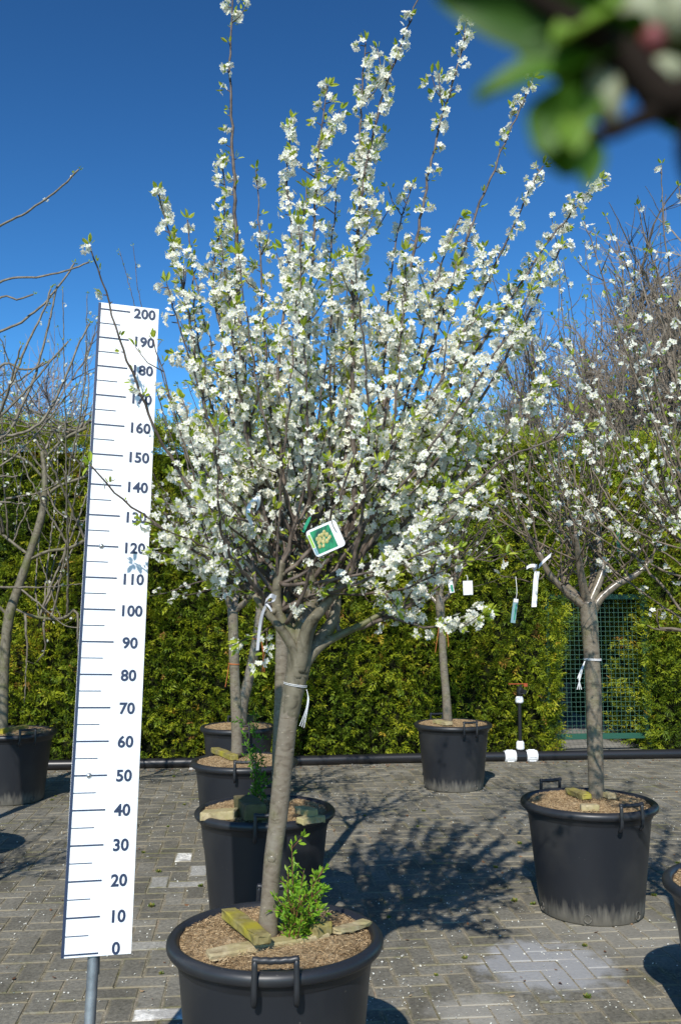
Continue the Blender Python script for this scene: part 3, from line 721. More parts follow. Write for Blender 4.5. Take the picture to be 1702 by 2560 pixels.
bl.keep = plum_keep
def limb(pts, y0, y1, r0, r1):
    P = catmull(px_path(pts, y0, y1), 6); mb = MB()
    t = np.linspace(0, 1, len(P)); tube(mb, P, (r0 + (r1 - r0)*t**.75)*(1 + .05*np.sin(arclen(P)*45 + R.uniform(0, 6)) + R.normal(size=len(P))*.012), 16, lump=.008)
    for _ in range(3):
        i = R.integers(len(P)//2, len(P) - 1); d = norm(R.normal(size=3)); rr = r0 + (r1 - r0)*t[i]
        tube(mb, np.array([P[i], P[i] + d*rr*1.15, P[i] + d*rr*1.35]), [rr*.7, rr*.55, rr*.2], 8)
    mb.build("limb", M_bark2, plum, True); return P
limbs = [limb([(683, 1560), (684, 1520), (672, 1468), (646, 1428), (636, 1385), (640, 1340), (650, 1290)], Y0 - .02, Y0 - .06, .029, .013),
         limb([(688, 1550), (696, 1500), (706, 1440), (716, 1390), (714, 1340), (722, 1280), (735, 1220)], Y0 - .02, Y0 + .02, .033, .016),
         limb([(688, 1560), (702, 1520), (735, 1475), (765, 1432), (772, 1385), (768, 1335), (778, 1270)], Y0 - .02, Y0 + .10, .029, .014),
         limb([(690, 1560), (708, 1520), (738, 1488), (775, 1466), (830, 1440), (880, 1412)], Y0 - .02, Y0 + .05, .022, .008),
         limb([(688, 1550), (698, 1490), (715, 1440), (735, 1385), (755, 1340), (790, 1300)], Y0 - .02, Y0 + .24, .029, .012),
         limb([(686, 1550), (688, 1500), (674, 1445), (668, 1390), (680, 1330), (690, 1270)], Y0 - .02, Y0 + .22, .027, .012),
         limb([(688, 1545), (697, 1490), (708, 1445), (735, 1410), (765, 1375), (800, 1330)], Y0 - .03, Y0 - .13, .026, .011),
         limb([(684, 1560), (682, 1510), (662, 1470), (640, 1440), (610, 1405), (585, 1370)], Y0 - .03, Y0 - .10, .023, .008)]
FULL = [(0, 0), (.12, .15), (.25, .8), (1, .95)]
TOP = [(0, 0), (.2, .2), (.35, .9), (.75, .9), (1, .6)]
SPARSE = [(0, 0), (.2, .4), (.45, .75), (.62, .55), (.72, .12), (1, .35)]
EXPL = [  # path in photo pixels, depth offset of the tip, base radius, density along it, laterals
 ([(650, 1290), (612, 1240), (590, 1150), (568, 960), (553, 740), (543, 500), (535, 300), (530, 150), (535, 30), (540, -70)], -.10, .0115, [(0, 0), (.1, .1), (.2, .3), (.35, .45), (.6, .35), (.68, .12), (.8, .06), (.86, .3), (.9, .12), (1, .6)], 3),
 ([(640, 1340), (560, 1230), (500, 1070), (465, 900), (430, 700), (402, 580), (366, 445)], -.12, .0078, [(0, 0), (.2, .15), (.35, .6), (.6, .8), (.7, .8), (.78, .5), (.86, 1), (1, 1)], 5),
 ([(650, 1290), (600, 1130), (552, 950), (508, 760), (490, 620), (518, 480), (512, 372)], .02, .0075, FULL, 6),
 ([(690, 1270), (655, 1120), (640, 900), (655, 700), (672, 540), (660, 420), (672, 275)], .12, .0078, FULL, 5),
 ([(735, 1220), (725, 1000), (710, 760), (722, 560), (730, 400), (740, 290), (755, 198)], -.02, .0085, FULL, 5),
 ([(640, 1340), (632, 1100), (620, 900), (605, 700), (598, 540), (590, 390)], .25, .0065, [(0, 0), (.3, .5), (.75, .8), (.85, .25), (1, .1)], 4),
 ([(778, 1270), (795, 1060), (812, 800), (822, 600), (828, 430), (830, 260), (842, 98)], -.08, .0095, FULL, 6),
 ([(800, 1330), (815, 1150), (812, 900), (815, 620), (838, 420), (868, 270), (905, 150), (958, 10), (980, -60)], -.22, .0090, TOP, 4),
 ([(778, 1270), (850, 1050), (905, 850), (940, 640), (968, 500), (985, 410), (1012, 290), (1050, 165), (1076, 45)], .05, .0085, [(0, 0), (.3, .6), (.6, .7), (.72, .4), (1, .75)], 5),
 ([(790, 1300), (890, 1080), (970, 860), (1040, 660), (1085, 520), (1130, 410), (1180, 290), (1228, 178)], .15, .0085, [(0, 0), (.25, .6), (.62, .7), (.72, .08), (.84, .1), (.9, .9), (1, .8)], 5),
 ([(800, 1330), (900, 1130), (990, 930), (1080, 740), (1150, 590), (1200, 480), (1250, 382)], -.10, .0085, FULL, 6),
 ([(790, 1300), (900, 1110), (1010, 930), (1130, 760), (1220, 620), (1290, 520), (1382, 415)], .10, .0085, FULL, 6),
 ([(800, 1330), (890, 1200), (990, 1080), (1080, 960), (1160, 830), (1235, 690), (1290, 570)], -.16, .0075, FULL, 5),
 ([(790, 1300), (910, 1220), (1040, 1110), (1150, 1010), (1260, 890)], .05, .0075, [(0, 0), (.3, .3), (.6, .45), (.75, .95), (1, 1)], 4),
 ([(800, 1330), (930, 1250), (1060, 1140), (1180, 1050), (1350, 985)], -.2, .0065, [(0, 0), (.3, .35), (.6, .3), (.8, .05), (1, .3)], 2),
 ([(880, 1412), (925, 1428), (965, 1440), (1010, 1440), (1060, 1425), (1125, 1408)], -.16, .0048, [(0, .5), (.15, .95), (1, 1)], 0),
 ([(790, 1360), (850, 1352), (890, 1370), (915, 1402)], -.12, .0045, [(0, .2), (.3, 1), (1, 1)], 0),
 ([(800, 1330), (880, 1290), (970, 1235), (1060, 1180), (1130, 1120)], .0, .006, [(0, .1), (.3, .7), (1, .9)], 3),
 ([(585, 1370), (480, 1190), (410, 1080), (355, 985), (315, 880), (280, 790), (240, 660), (207, 565)], -.30, .0062, [(0, 0), (.2, .4), (.42, .5), (.52, .06), (.8, .06), (.9, .3), (1, .5)], 2),
 ([(585, 1370), (500, 1300), (420, 1250), (345, 1195), (270, 1140), (208, 1070)], -.32, .0050, [(0, .1), (.3, .7), (.55, .8), (.65, .12), (.9, .12), (1, .5)], 1),
 ([(585, 1370), (520, 1330), (455, 1290), (410, 1255), (372, 1240)], -.1, .0045, [(0, .1), (.3, .8), (1, 1)], 2),
 ([(650, 1290), (540, 1160), (455, 1060), (420, 975), (385, 905)], .05, .006, FULL, 4),
 ([(640, 1340), (550, 1230), (470, 1140), (400, 1090)], .1, .005, FULL, 4),
 ([(690, 1270), (610, 1110), (530, 960), (460, 850), (405, 815)], .2, .006, FULL, 4),
 ([(585, 1370), (540, 1345), (490, 1320), (440, 1300), (390, 1290)], -.05, .0042, [(0, .1), (.3, .6), (1, .9)], 1),
 ([(640, 1425), (660, 1410), (690, 1385), (735, 1365)], -.16, .005, [(0, .6), (1, 1)], 0),
 ([(668, 1432), (625, 1445), (590, 1462), (552, 1478)], -.10, .0032, [(0, 0), (.45, .2), (.6, 1), (1, 1)], 0),
 ([(640, 1340), (600, 1280), (540, 1130), (500, 980), (455, 790), (445, 640), (432, 505)], .15, .006, [(0, 0), (.3, .7), (.75, .6), (.9, .2), (1, .1)], 4),
 ([(735, 1220), (765, 1000), (770, 800), (760, 620), (772, 480), (775, 385)], .28, .006, [(0, 0), (.3, .7), (.7, .6), (.85, .15), (1, .1)], 4),
 ([(790, 1300), (850, 1080), (880, 880), (895, 680), (915, 530), (950, 425)], .25, .006, [(0, 0), (.3, .7), (.7, .6), (.85, .2), (1, .1)], 4),
 ([(790, 1300), (880, 1100), (940, 900), (985, 720), (1020, 600), (1060, 500)], -.02, .0065, FULL, 5),
 ([(778, 1270), (850, 1100), (900, 900), (930, 720), (935, 580)], -.2, .0065, FULL, 5),
 ([(735, 1220), (700, 1050), (690, 850), (690, 650), (695, 500)], -.2, .0065, FULL, 5),
 ([(650, 1290), (590, 1120), (560, 960), (540, 830), (545, 700)], -.25, .0065, FULL, 5)]
for pts, dt, r0, prof, lat in EXPL:
    mb = MB(); P = catmull(px_path(pts, Y0 + .02, Y0 + dt), 7)
    j = min(limbs, key=lambda l_: np.min(np.linalg.norm(l_ - P[0], axis=1))); P[0] = j[np.argmin(np.linalg.norm(j - P[0], axis=1))]
    if len(pts) > 4: r0 *= 1.32
    thin = pts[-1][0] < 300
    dress(mb, bl, P, r0, .0022, prof, cl=(2, 5) if thin else (3, 9), step=.030 if thin else .019, spread=.018 if thin else .0185, latlen=(.05, .12) if pts[-1][0] < 440 else (.06, .22), lat=max(0, lat - 3) if thin else lat + 1, wob=.0022, leafp=.62, tipleaf=8)
    mb.build("branch", M_twig, plum, True)
fork = at(700, 1440, Y0)
for k in range(50):
    az = R.uniform(0, 2*math.pi); ph = math.radians(R.choice([R.uniform(4, 38), R.uniform(35, 78)], p=[.62, .38]))
    Lm = np.interp(math.degrees(ph), [5, 40, 60, 85], [1.38, 1.18, .86, .58])*R.uniform(.62, 1.0)
    hd = np.array([math.cos(az), math.sin(az)*.72, 0]); tip_h, tip_v = Lm*math.sin(ph), Lm*math.cos(ph)
    j = limbs[R.integers(0, 3) if R.uniform() < .4 else R.integers(0, 8)]; S0 = j[int(R.uniform(.45, 1)*(len(j) - 1))]
    T_ = fork + hd*tip_h + np.array([.06*(tip_v), 0, tip_v + .07])
    if T_[0] < -.50: T_[0] = -.50 + .25*(T_[0] + .50); T_[2] += .08
    Mid = S0*.5 + T_*.5 + hd*.06*Lm - UP*.05*Lm*math.sin(ph) + R.normal(size=3)*.02
    Q1 = S0*.78 + Mid*.22 + R.normal(size=3)*.012
    mb = MB(); dress(mb, bl, catmull(np.array([S0, Q1, Mid, T_ + R.normal(size=3)*.02]), 7), R.uniform(.0050, .0088), .0019,
                     [(0, 0), (.22, .04), (.40, .75), (1, .95)] if R.uniform() < .85 else [(0, 0), (.3, .35), (.7, .3), (1, .1)],
                     cl=(2, 9), step=.029, spread=.021, lat=int(R.integers(2, 5)), wob=.0025, leafp=.45, tipleaf=7)
    mb.build("branch", M_twig, plum, True)
bl.build(plum, M_leaf, .0118, tint=.72)

# --- the other potted trees -----------------------------------------------------------------
def vase_tree(pot, label, tpts, ty, trad, lm, shoots, nfill, fl, lf, Hs=(.35, .75), Vs=(.5, 1.2), prof=None, twig=None, m=None, name="plum_tree", dx=0.0, lat=(2, 5), r=(.004, .008), fsize=.012, rt=.0020, azr=(0, 6.283), rfork=.012, step=.035, cl=(2, 5), sides=5, leafsize=.02, tint=.45):
    p = POTS[pot]; q = at(*tpts[0], ty)
    root = empty(name, (q[0], q[1], .53), label, "tree")
    b_ = Bloom(); tw = twig or M_twig
    trunk(root, tpts, ty, trad, m or M_bark, [(.35, -1.4, .012), (.6, -2.2, .010), (.8, -1.0, .012)], 16)
    ends = []; mbl = MB()
    for pts, dy in lm:
        P = catmull(px_path(pts, ty, ty + dy), 5); t = np.linspace(0, 1, len(P))
        tube(mbl, P, (trad[-1]*.62*(1 - t) + rfork*t)*(1 + R.normal(size=len(P))*.05), 10, lump=.03); ends.append(P)
    mb = MB()
    for pts, dy, pf, nl in shoots:
        P = catmull(px_path(pts, ty, ty + dy), 6)
        e_ = min(ends, key=lambda l_: np.min(np.linalg.norm(l_ - P[0], axis=1)))
        d_ = np.linalg.norm(e_ - P[0], axis=1)
        if d_.min() < .25: P[0] = e_[np.argmin(d_)]
        dress(mb, b_, P, r[1], rt, pf, cl, step, .018, lf, leafsize, nl, sides=sides, wob=.002)
    fk = at(*tpts[-1], ty)
    for _ in range(nfill):
        az = R.uniform(*azr); hd = np.array([math.cos(az), math.sin(az), 0]); H_, V_ = R.uniform(*Hs), R.uniform(*Vs)
        E_ = ends[R.integers(0, len(ends))]; S0 = E_[int(R.uniform(.4, 1)*(len(E_) - 1))]
        T_ = fk + hd*H_ + UP*V_; Mid = S0*.5 + T_*.5 + hd*.10*H_ - UP*.05*V_ + R.normal(size=3)*.03
        dress(mb, b_, catmull(np.array([S0, S0*.75 + Mid*.25 + R.normal(size=3)*.015, Mid, T_]), 6), R.uniform(*r), rt*.9,
              [(0, 0), (.3, fl*.6), (1, fl)], cl, step, .017, lf, leafsize, int(R.integers(*lat)), sides=sides, wob=.003)
    mbl.build("limb", m or M_bark, root, True); mb.build("crown", tw, root, True); b_.build(root, M_leaf, fsize, sides > 4, tint)
    return root
P1 = [(0, 0), (.3, .25), (1, .5)]; P0 = [(0, 0), (1, .06)]
vase_tree("B", "plum tree with smooth grey trunk half hidden behind the front plum trunk", [(640, 1880), (641, 1780), (645, 1650), (649, 1540), (650, 1440), (652, 1360)], 4.76, [.036, .034, .033, .034, .034, .03],
          [([(652, 1370), (625, 1310), (600, 1250), (590, 1180)], -.1), ([(652, 1365), (672, 1300), (690, 1220)], .15), ([(650, 1370), (655, 1290), (640, 1200)], .1)],
          [([(600, 1250), (500, 1050), (450, 850), (400, 690)], -.1, P1, 4)], 26, .55, .5, (.2, .85), (.45, 1.35))
vase_tree("C", "plum tree in the third pot with an orange string on its slim trunk", [(546, 1740), (545, 1660), (541, 1560), (538, 1470), (536, 1400)], 6.24, [.040, .036, .034, .035, .037],
          [([(536, 1410), (520, 1370), (505, 1325), (498, 1270)], -.05), ([(538, 1405), (550, 1350), (565, 1290)], .15), ([(538, 1410), (575, 1375), (592, 1330)], -.1)],
          [([(500, 1290), (420, 1080), (345, 850), (307, 690), (276, 578)], .1, P0, 1), ([(500, 1290), (430, 1060), (370, 850), (325, 700), (307, 566)], .3, P0, 1),
           ([(510, 1330), (440, 1345), (385, 1365), (345, 1372)], -.3, [(0, .2), (1, .7)], 1), ([(512, 1350), (470, 1362), (430, 1370), (395, 1366)], -.5, [(0, .2), (1, .8)], 0)], 36, .45, .6, (.25, .95), (.3, 1.5))
vase_tree("D", "plum tree leaning right in the last pot of the row", [(556, 1668), (560, 1620), (574, 1560), (588, 1490), (598, 1420), (600, 1370)], 8.02, [.048, .046, .046, .042, .040, .036],
          [([(600, 1380), (580, 1330), (565, 1270)], 0), ([(600, 1375), (630, 1320), (650, 1260)], .2)], [], 42, .40, .6, (.2, 1.0), (.2, 1.5), sides=4)
vase_tree("E", "slim plum tree with green buds in the pot near the pipe", [(1031, 1668), (1027, 1600), (1021, 1530), (1017, 1450), (1013, 1400), (1012, 1370)], 8.24, [.042, .036, .034, .033, .042, .036],
          [([(1012, 1385), (1018, 1340), (1006, 1300), (1000, 1260)], 0), ([(1014, 1390), (1040, 1360), (1052, 1320), (1055, 1275)], -.1), ([(1012, 1395), (985, 1365), (960, 1335)], .1), ([(1013, 1390), (1000, 1350), (985, 1310)], .25)],
          [([(1055, 1290), (1100, 1230), (1160, 1160), (1200, 1110)], -.3, P0, 2), ([(1050, 1320), (1110, 1265), (1165, 1215)], 0, P0, 1)], 48, .06, .8, (.15, 1.05), (.2, 1.9), lat=(3, 7), sides=4, leafsize=.024)
vase_tree("F", "plum tree with brown spreading twigs and few blossoms in the right-hand pot", [(1373, 1842), (1371, 1770), (1368, 1680), (1366, 1590), (1361, 1500), (1356, 1430), (1352, 1385)], 4.95, [.042, .040, .042, .041, .043, .045, .044],
          [([(1350, 1400), (1322, 1378), (1298, 1358), (1262, 1318), (1240, 1270)], -.05), ([(1352, 1395), (1340, 1340), (1332, 1290), (1325, 1230)], -.15), ([(1354, 1395), (1378, 1340), (1388, 1300), (1376, 1240), (1385, 1190)], .08),
           ([(1360, 1420), (1378, 1382), (1420, 1345), (1460, 1325), (1500, 1290)], .0), ([(1354, 1395), (1362, 1350), (1368, 1290)], .25), ([(1348, 1390), (1305, 1350), (1300, 1310)], .15)],
          [([(1240, 1270), (1190, 1180), (1150, 1080), (1110, 1000)], -.2, P0, 2), ([(1262, 1318), (1200, 1190), (1180, 1020), (1180, 900)], .1, P1, 4), ([(1325, 1230), (1290, 1050), (1255, 850), (1240, 700)], -.1, P1, 5),
           ([(1325, 1230), (1320, 1000), (1300, 800), (1285, 600), (1270, 500)], .1, P1, 4), ([(1385, 1190), (1380, 950), (1370, 750), (1345, 560)], .2, P1, 4), ([(1385, 1190), (1420, 1000), (1440, 800), (1430, 600)], 0, P1, 4),
           ([(1500, 1290), (1540, 1150), (1570, 1000), (1590, 850)], .1, P1, 4), ([(1240, 1270), (1215, 1090), (1270, 900), (1230, 780)], -.25, P1, 3), ([(1240, 1275), (1170, 1210), (1120, 1160), (1085, 1130)], .1, P0, 1),
           ([(1330, 1280), (1250, 1170), (1190, 1130), (1140, 1110)], -.3, P0, 1), ([(1262, 1318), (1230, 1340), (1200, 1335), (1150, 1325)], -.2, P0, 0)], 66, .14, .75, (.2, 1.0), (.45, 1.8), lat=(2, 6), m=M_bark, twig=M_twigb, r=(.0035, .0062), step=.045)
gq = POTS["G"]
vase_tree("G", "plum tree at the right edge sending upright blossoming shoots into the picture", [(1690, 2060), (1690, 1900), (1688, 1700), (1690, 1560), (1690, 1470)], 3.47, [.036, .034, .033, .034, .034],
          [([(1690, 1480), (1660, 1420), (1640, 1360), (1620, 1290)], 0), ([(1690, 1470), (1690, 1390), (1680, 1300)], .1), ([(1690, 1470), (1720, 1400), (1740, 1320)], 0), ([(1690, 1490), (1650, 1462), (1610, 1456), (1570, 1452)], -.05)],
          [([(1620, 1290), (1555, 1120), (1500, 960), (1430, 780), (1375, 600), (1345, 510)], .0, P1, 5), ([(1620, 1290), (1580, 1120), (1530, 960), (1480, 760), (1445, 620), (1395, 500)], .1, P1, 4),
           ([(1640, 1360), (1600, 1150), (1560, 900), (1530, 700), (1490, 560), (1465, 475)], -.1, P1, 4), ([(1680, 1300), (1620, 1050), (1570, 800), (1530, 550), (1522, 380)], .0, P1, 3),
           ([(1680, 1300), (1640, 1000), (1600, 750), (1580, 560), (1562, 430)], .2, P1, 4), ([(1570, 1452), (1535, 1452), (1505, 1448), (1490, 1440)], -.05, P0, 0), ([(1520, 1450), (1510, 1425), (1508, 1405), (1535, 1402)], -.02, [(0, 0), (.6, .3), (.8, 1), (1, 1)], 0),
           ([(1620, 1290), (1560, 1240), (1490, 1195), (1440, 1170)], -.1, P1, 2), ([(1620, 1290), (1540, 1160), (1460, 1070), (1400, 960)], .15, P1, 4)], 34, .48, .6, (.15, .85), (.5, 1.7), lat=(3, 7), r=(.004, .0075), twig=M_twigb)
def pear(pot, label, tpts, ty, trad, lm, shoots, nfill, fl, dyr=.5, seed=0):
    return vase_tree(pot, label, tpts, ty, trad, lm, shoots, nfill, fl, .25, (.3, 1.2), (.2, 1.3), name="fruit_tree", twig=M_twigp, m=M_bark2, lat=(3, 7), r=(.005, .013), step=.06, cl=(1, 3), rfork=.016, rt=.0036 if pot == 'H' else .0058)
pear("H", "gnarled fruit tree with crooked mossy trunk at the left edge", [(6, 1690), (8, 1600), (12, 1500), (22, 1420), (44, 1350), (66, 1285), (96, 1190), (104, 1110), (98, 1040)], 7.72, [.046, .043, .041, .042, .036, .033, .032, .026, .018],
     [([(66, 1290), (110, 1270), (160, 1262), (205, 1240)], -.1), ([(96, 1190), (120, 1130), (190, 1100), (230, 1085)], .1), ([(30, 1400), (80, 1420), (140, 1425), (170, 1405)], .15), ([(70, 1280), (30, 1250), (-30, 1200)], .0),
      ([(100, 1100), (60, 1060), (0, 1040), (-50, 1020)], -.1), ([(98, 1060), (150, 1010), (200, 985)], .1), ([(22, 1420), (-20, 1380), (-60, 1350)], -.1)],
     [([(-60, 1352), (40, 1353), (110, 1352), (190, 1344)], -.8, P0, 1), ([(0, 1150), (90, 1135), (150, 1100), (205, 1050)], -.2, P1, 4), ([(96, 1040), (60, 975), (0, 965), (-40, 950)], 0, P1, 4), ([(98, 1050), (130, 990), (190, 960), (230, 940)], .1, P1, 3),
      ([(60, 1420), (63, 1500), (60, 1560), (57, 1620)], .1, P0, 1), ([(100, 1430), (103, 1470), (104, 1500), (85, 1525)], .1, [(0, 0), (.9, .1), (1, 1)], 0), ([(180, 1400), (180, 1480), (186, 1560), (192, 1600)], 0, P0, 0),
      ([(100, 1100), (135, 1180), (190, 1200), (220, 1190)], 0, P1, 3), ([(40, 1350), (90, 1390), (150, 1440), (195, 1445)], 0, P1, 3)], 44, .26)
pear("I", "bare-twigged fruit tree outside the left edge, long shoots reaching into the sky", [(-300, 1900), (-298, 1700), (-295, 1500), (-290, 1350), (-285, 1250)], 5.62, [.045, .042, .042, .044, .045],
     [([(-285, 1260), (-220, 1180), (-150, 1080), (-100, 980)], 0), ([(-285, 1255), (-280, 1150), (-260, 1040)], .1), ([(-290, 1280), (-350, 1180), (-380, 1080)], 0), ([(-286, 1270), (-230, 1150), (-200, 1000)], .25)],
     [([(-100, 980), (-80, 700), (-40, 560), (0, 520), (60, 490), (130, 440), (182, 390)], -.1, P0, 0), ([(-100, 985), (-70, 740), (0, 650), (90, 638), (150, 625), (206, 604)], .1, P0, 0), ([(-105, 985), (-80, 760), (0, 686), (40, 690), (78, 678)], 0, P0, 0),
      ([(-105, 985), (-40, 800), (0, 766), (60, 735), (110, 690), (150, 640), (172, 606)], .2, P0, 0), ([(-120, 1010), (-30, 1000), (20, 900), (60, 800), (100, 720), (118, 665)], .1, P0, 1), ([(-120, 1010), (0, 1010), (50, 940), (85, 850), (110, 760), (132, 658)], .15, P0, 1),
      ([(-120, 1010), (40, 1000), (105, 960), (150, 870), (180, 800), (207, 745)], .2, P0, 0), ([(-110, 1000), (0, 845), (50, 852), (90, 845), (132, 820)], .1, P0, 0)], 34, .10)

vase_tree("J", "bare plum tree outside the left edge whose twigs throw shadows on the bricks", [((-2.35*F/3.6*1.01 + 851)/K, 2000), ((-2.35*F/3.6 + 851)/K, 1700), ((-2.34*F/3.6 + 851)/K, 1450)], 3.6, [.036, .034, .034],
          [([((-2.34*F/3.6 + 851)/K, 1450), ((-2.28*F/3.6 + 851)/K, 1350), ((-2.2*F/3.6 + 851)/K, 1260)], .1), ([((-2.34*F/3.6 + 851)/K, 1450), ((-2.42*F/3.6 + 851)/K, 1360), ((-2.5*F/3.6 + 851)/K, 1280)], 0)],
          [], 34, .12, .4, (.2, .85), (.2, 1.5), lat=(3, 6), sides=4)

# ------------------------------------------------------------------ measuring board
BU = np.array([.9571540, .2881164, -.0290718]); BVv = np.array([-.0001417, .1008591, .9949006]); BN = norm(np.cross(BU, BVv))*1.0   # BN points away from the camera
BO = np.array([-.8052816, 2.7713257, .5382229]); BW, BH = .1997, 2.032
def bp(u, v, n=0.0): return BO + BU*u + BVv*v + BN*n
if BN[1] < 0: BN = -BN
br = empty("measuring_board", (bp(.1, 0)[0], bp(.1, 0)[1] + .04, 0), "tall white measuring board marked 0 to 200 on a steel pole", "measuring board")
mb = MB(); box(mb, bp(BW/2, BH/2, .003), BU*BW/2, BVv*BH/2, BN*.003, bev=.0012); board = mb.build("board", M_white, br)
mb = MB(); box(mb, bp(.0045, BH/2, -.0012), BU*.0040, BVv*(BH/2 - .002), BN*.0010); mb.build("edge_stripe", M_navy, br)
for k in range(0, 41):
    v = .009 + k*.05; mb = MB(); major = k % 2 == 0
    x1 = .104 if major else .074; th = .0021 if major else .0011
    box(mb, bp((.0087 + x1)/2, v, -.0010), BU*(x1 - .0087)/2, BVv*th, BN*.0008); mb.build("tick_mark", M_navy, br)
rot = Matrix(((BU[0], BVv[0], -BN[0]), (BU[1], BVv[1], -BN[1]), (BU[2], BVv[2], -BN[2])))
dg = None
for k in range(0, 21):
    cu = bpy.data.curves.new("number", 'FONT'); cu.body = str(k*10); cu.size = .0470; cu.extrude = .0004; cu.offset = .0014; cu.space_character = 1.02
    cu.align_x = 'CENTER'; cu.align_y = 'CENTER'; cu.resolution_u = 4
    to = bpy.data.objects.new("number", cu); sc.collection.objects.link(to); bpy.context.view_layer.update()
    me = bpy.data.meshes.new_from_object(to.evaluated_get(bpy.context.evaluated_depsgraph_get()))
    bpy.data.objects.remove(to)
    o = bpy.data.objects.new("number", me); sc.collection.objects.link(o); me.materials.clear(); me.materials.append(M_navy)
    c = bp(.1525 if k >= 10 else .150 + .004, .009 + k*.1 + (.012 if k == 0 else .0) - .004, -.0014)
    o.matrix_world = Matrix.Translation(Vector(c) - Vector(br.location)) @ rot.to_4x4(); o.parent = br
for v in (.009 + 1.20, .009 + .50):
    mb = MB(); q = bp(.0515, v, 0)
    tube(mb, np.array([q - BN*k_ for k_ in (0, .002, .005, .007)]), [.0085, .0085, .006, .002], 14); mb.build("screw", M_screw, br, True)
mb = MB(); f0 = bp(.093, .03, .024); dn = np.array([f0[0] - .0035, f0[1] - .055, 0.0])
tube(mb, np.array([dn, dn*.5 + f0*.5, f0, bp(.093, 1.6, .024)]), .0165, 18); tube(mb, np.array([dn, dn + UP*.008]), [.10, .10], 24)
tube(mb, np.array([f0 - UP*.085, f0 - UP*.0, f0 + BVv*.3]), [.0178, .0178, .0178], 18)
mb.build("pole", M_galv, br, True)

# ------------------------------------------------------------------ labels, tags and strings
def strip(P, wd, across, m, th=.0006):
    P = catmull(np.asarray(P, float), 5); mb = MB(); a = norm(across)
    nr = norm(np.cross(np.gradient(P, axis=0), a)); n = len(P)
    V = np.concatenate([P + a*wd/2 + nr*th, P - a*wd/2 + nr*th, P - a*wd/2 - nr*th, P + a*wd/2 - nr*th]); i = np.arange(n - 1)
    q = [np.stack([k*n + i, k*n + i + 1, ((k+1) % 4)*n + i + 1, ((k+1) % 4)*n + i], -1) for k in range(4)]
    e = np.array([[0, n, 2*n, 3*n], [n-1, 4*n-1, 3*n-1, 2*n-1]])
    mb.add(V, [np.concatenate(q), e], 0); return mb, m
XA = np.array([1., 0, 0])
# picture tag on the front plum
yc = Y0 - .30; c0 = at(750, 1240, yc); a_ = math.radians(24)
tu_ = np.array([math.cos(a_), .12, math.sin(a_)]); tu_ = norm(tu_); tv_ = norm(np.array([-math.sin(a_), -.10, math.cos(a_)])); tn_ = np.cross(tu_, tv_)
if tn_[1] < 0: tn_ = -tn_
tr_ = empty("plant_tag", c0, "white picture tag of yellow-green plums hanging in the front plum crown", "tag")
mb = MB(); hw, hh_ = .0465, .0405; cr = .010
loop = []
for sx_, sy_, a0 in ((1, -1, -90), (1, 1, 0), (-1, 1, 90), (-1, -1, 180)):
    for k in range(5):
        q = math.radians(a0 + 22.5*k); loop.append((sx_*(hw - cr) + cr*math.cos(q), sy_*(hh_ - cr) + cr*math.sin(q)))
loop = np.array(loop); n = len(loop); Vf = np.array([c0 + tu_*x + tv_*y for x, y in loop])
mb.add(np.concatenate([Vf - tn_*.0005, Vf + tn_*.0005]), [np.arange(n)[None], (np.arange(n) + n)[None, ::-1], np.array([[k, (k+1) % n, n + (k+1) % n, n + k] for k in range(n)])])
mb.build("card", M_plasticw, tr_)
mb = MB(); box(mb, c0 - tu_*.006 - tn_*.0009, tu_*.030, tv_*.034, tn_*.0003); mb.build("picture", M_print, tr_)
mb = MB()
for k, (x, y, s) in enumerate([(-.020, .008, .0075), (-.011, .014, .0072), (-.003, .013, .0075), (.006, .018, .008), (.010, .009, .008), (-.013, .003, .0085), (-.002, .002, .0068), (-.020, -.003, .0075), (-.008, -.007, .0078), (.003, -.008, .008), (.011, -.003, .0068), (.016, .000, .006), (-.022, -.014, .0075), (-.012, -.017, .006)]):
    a = np.arange(16)*2*math.pi/16; tt = .5 + .3*math.sin(k*2.1); off = .0014 + .00012*k
    e1 = tu_*math.cos(tt) - tv_*math.sin(tt); e2 = tu_*math.sin(tt) + tv_*math.cos(tt)
    V = [c0 + tu_*(x - .003) + tv_*y + s*(.62*math.cos(q)*e1 + .86*math.sin(q)*e2) - tn_*off for q in a] + [c0 + tu_*(x - .003) + tv_*y - tn_*(off + .0018)]
    mb.add(np.array(V), np.array([[j, (j+1) % 16, 16] for j in range(16)]))
mb.build("printed_plum", M_plum, tr_, True)
mb = MB(); box(mb, c0 - tu_*.0415 + tv_*.008 - tn_*.0009, tu_*.0038, tv_*.020, tn_*.0003); mb.build("lime_band", M_lime, tr_)
mb = MB(); box(mb, c0 - tu_*.0405 - tv_*.024 - tn_*.0009, tu_*.0042, tv_*.010, tn_*.0003); mb.build("blue_band", M_blue, tr_)
mb = MB(); e0 = c0 + tu_*.036 + tv_*.005 - tn_*.002
tube(mb, catmull([e0 + tn_*.004, e0, e0 - tu_*.002 + tv_*.02, e0 + tv_*.05 + tu_*.004, e0 + tv_*.075 + tn_*.05 + tu_*.03], 4), .0011, 5); mb.build("tie", M_core, tr_)
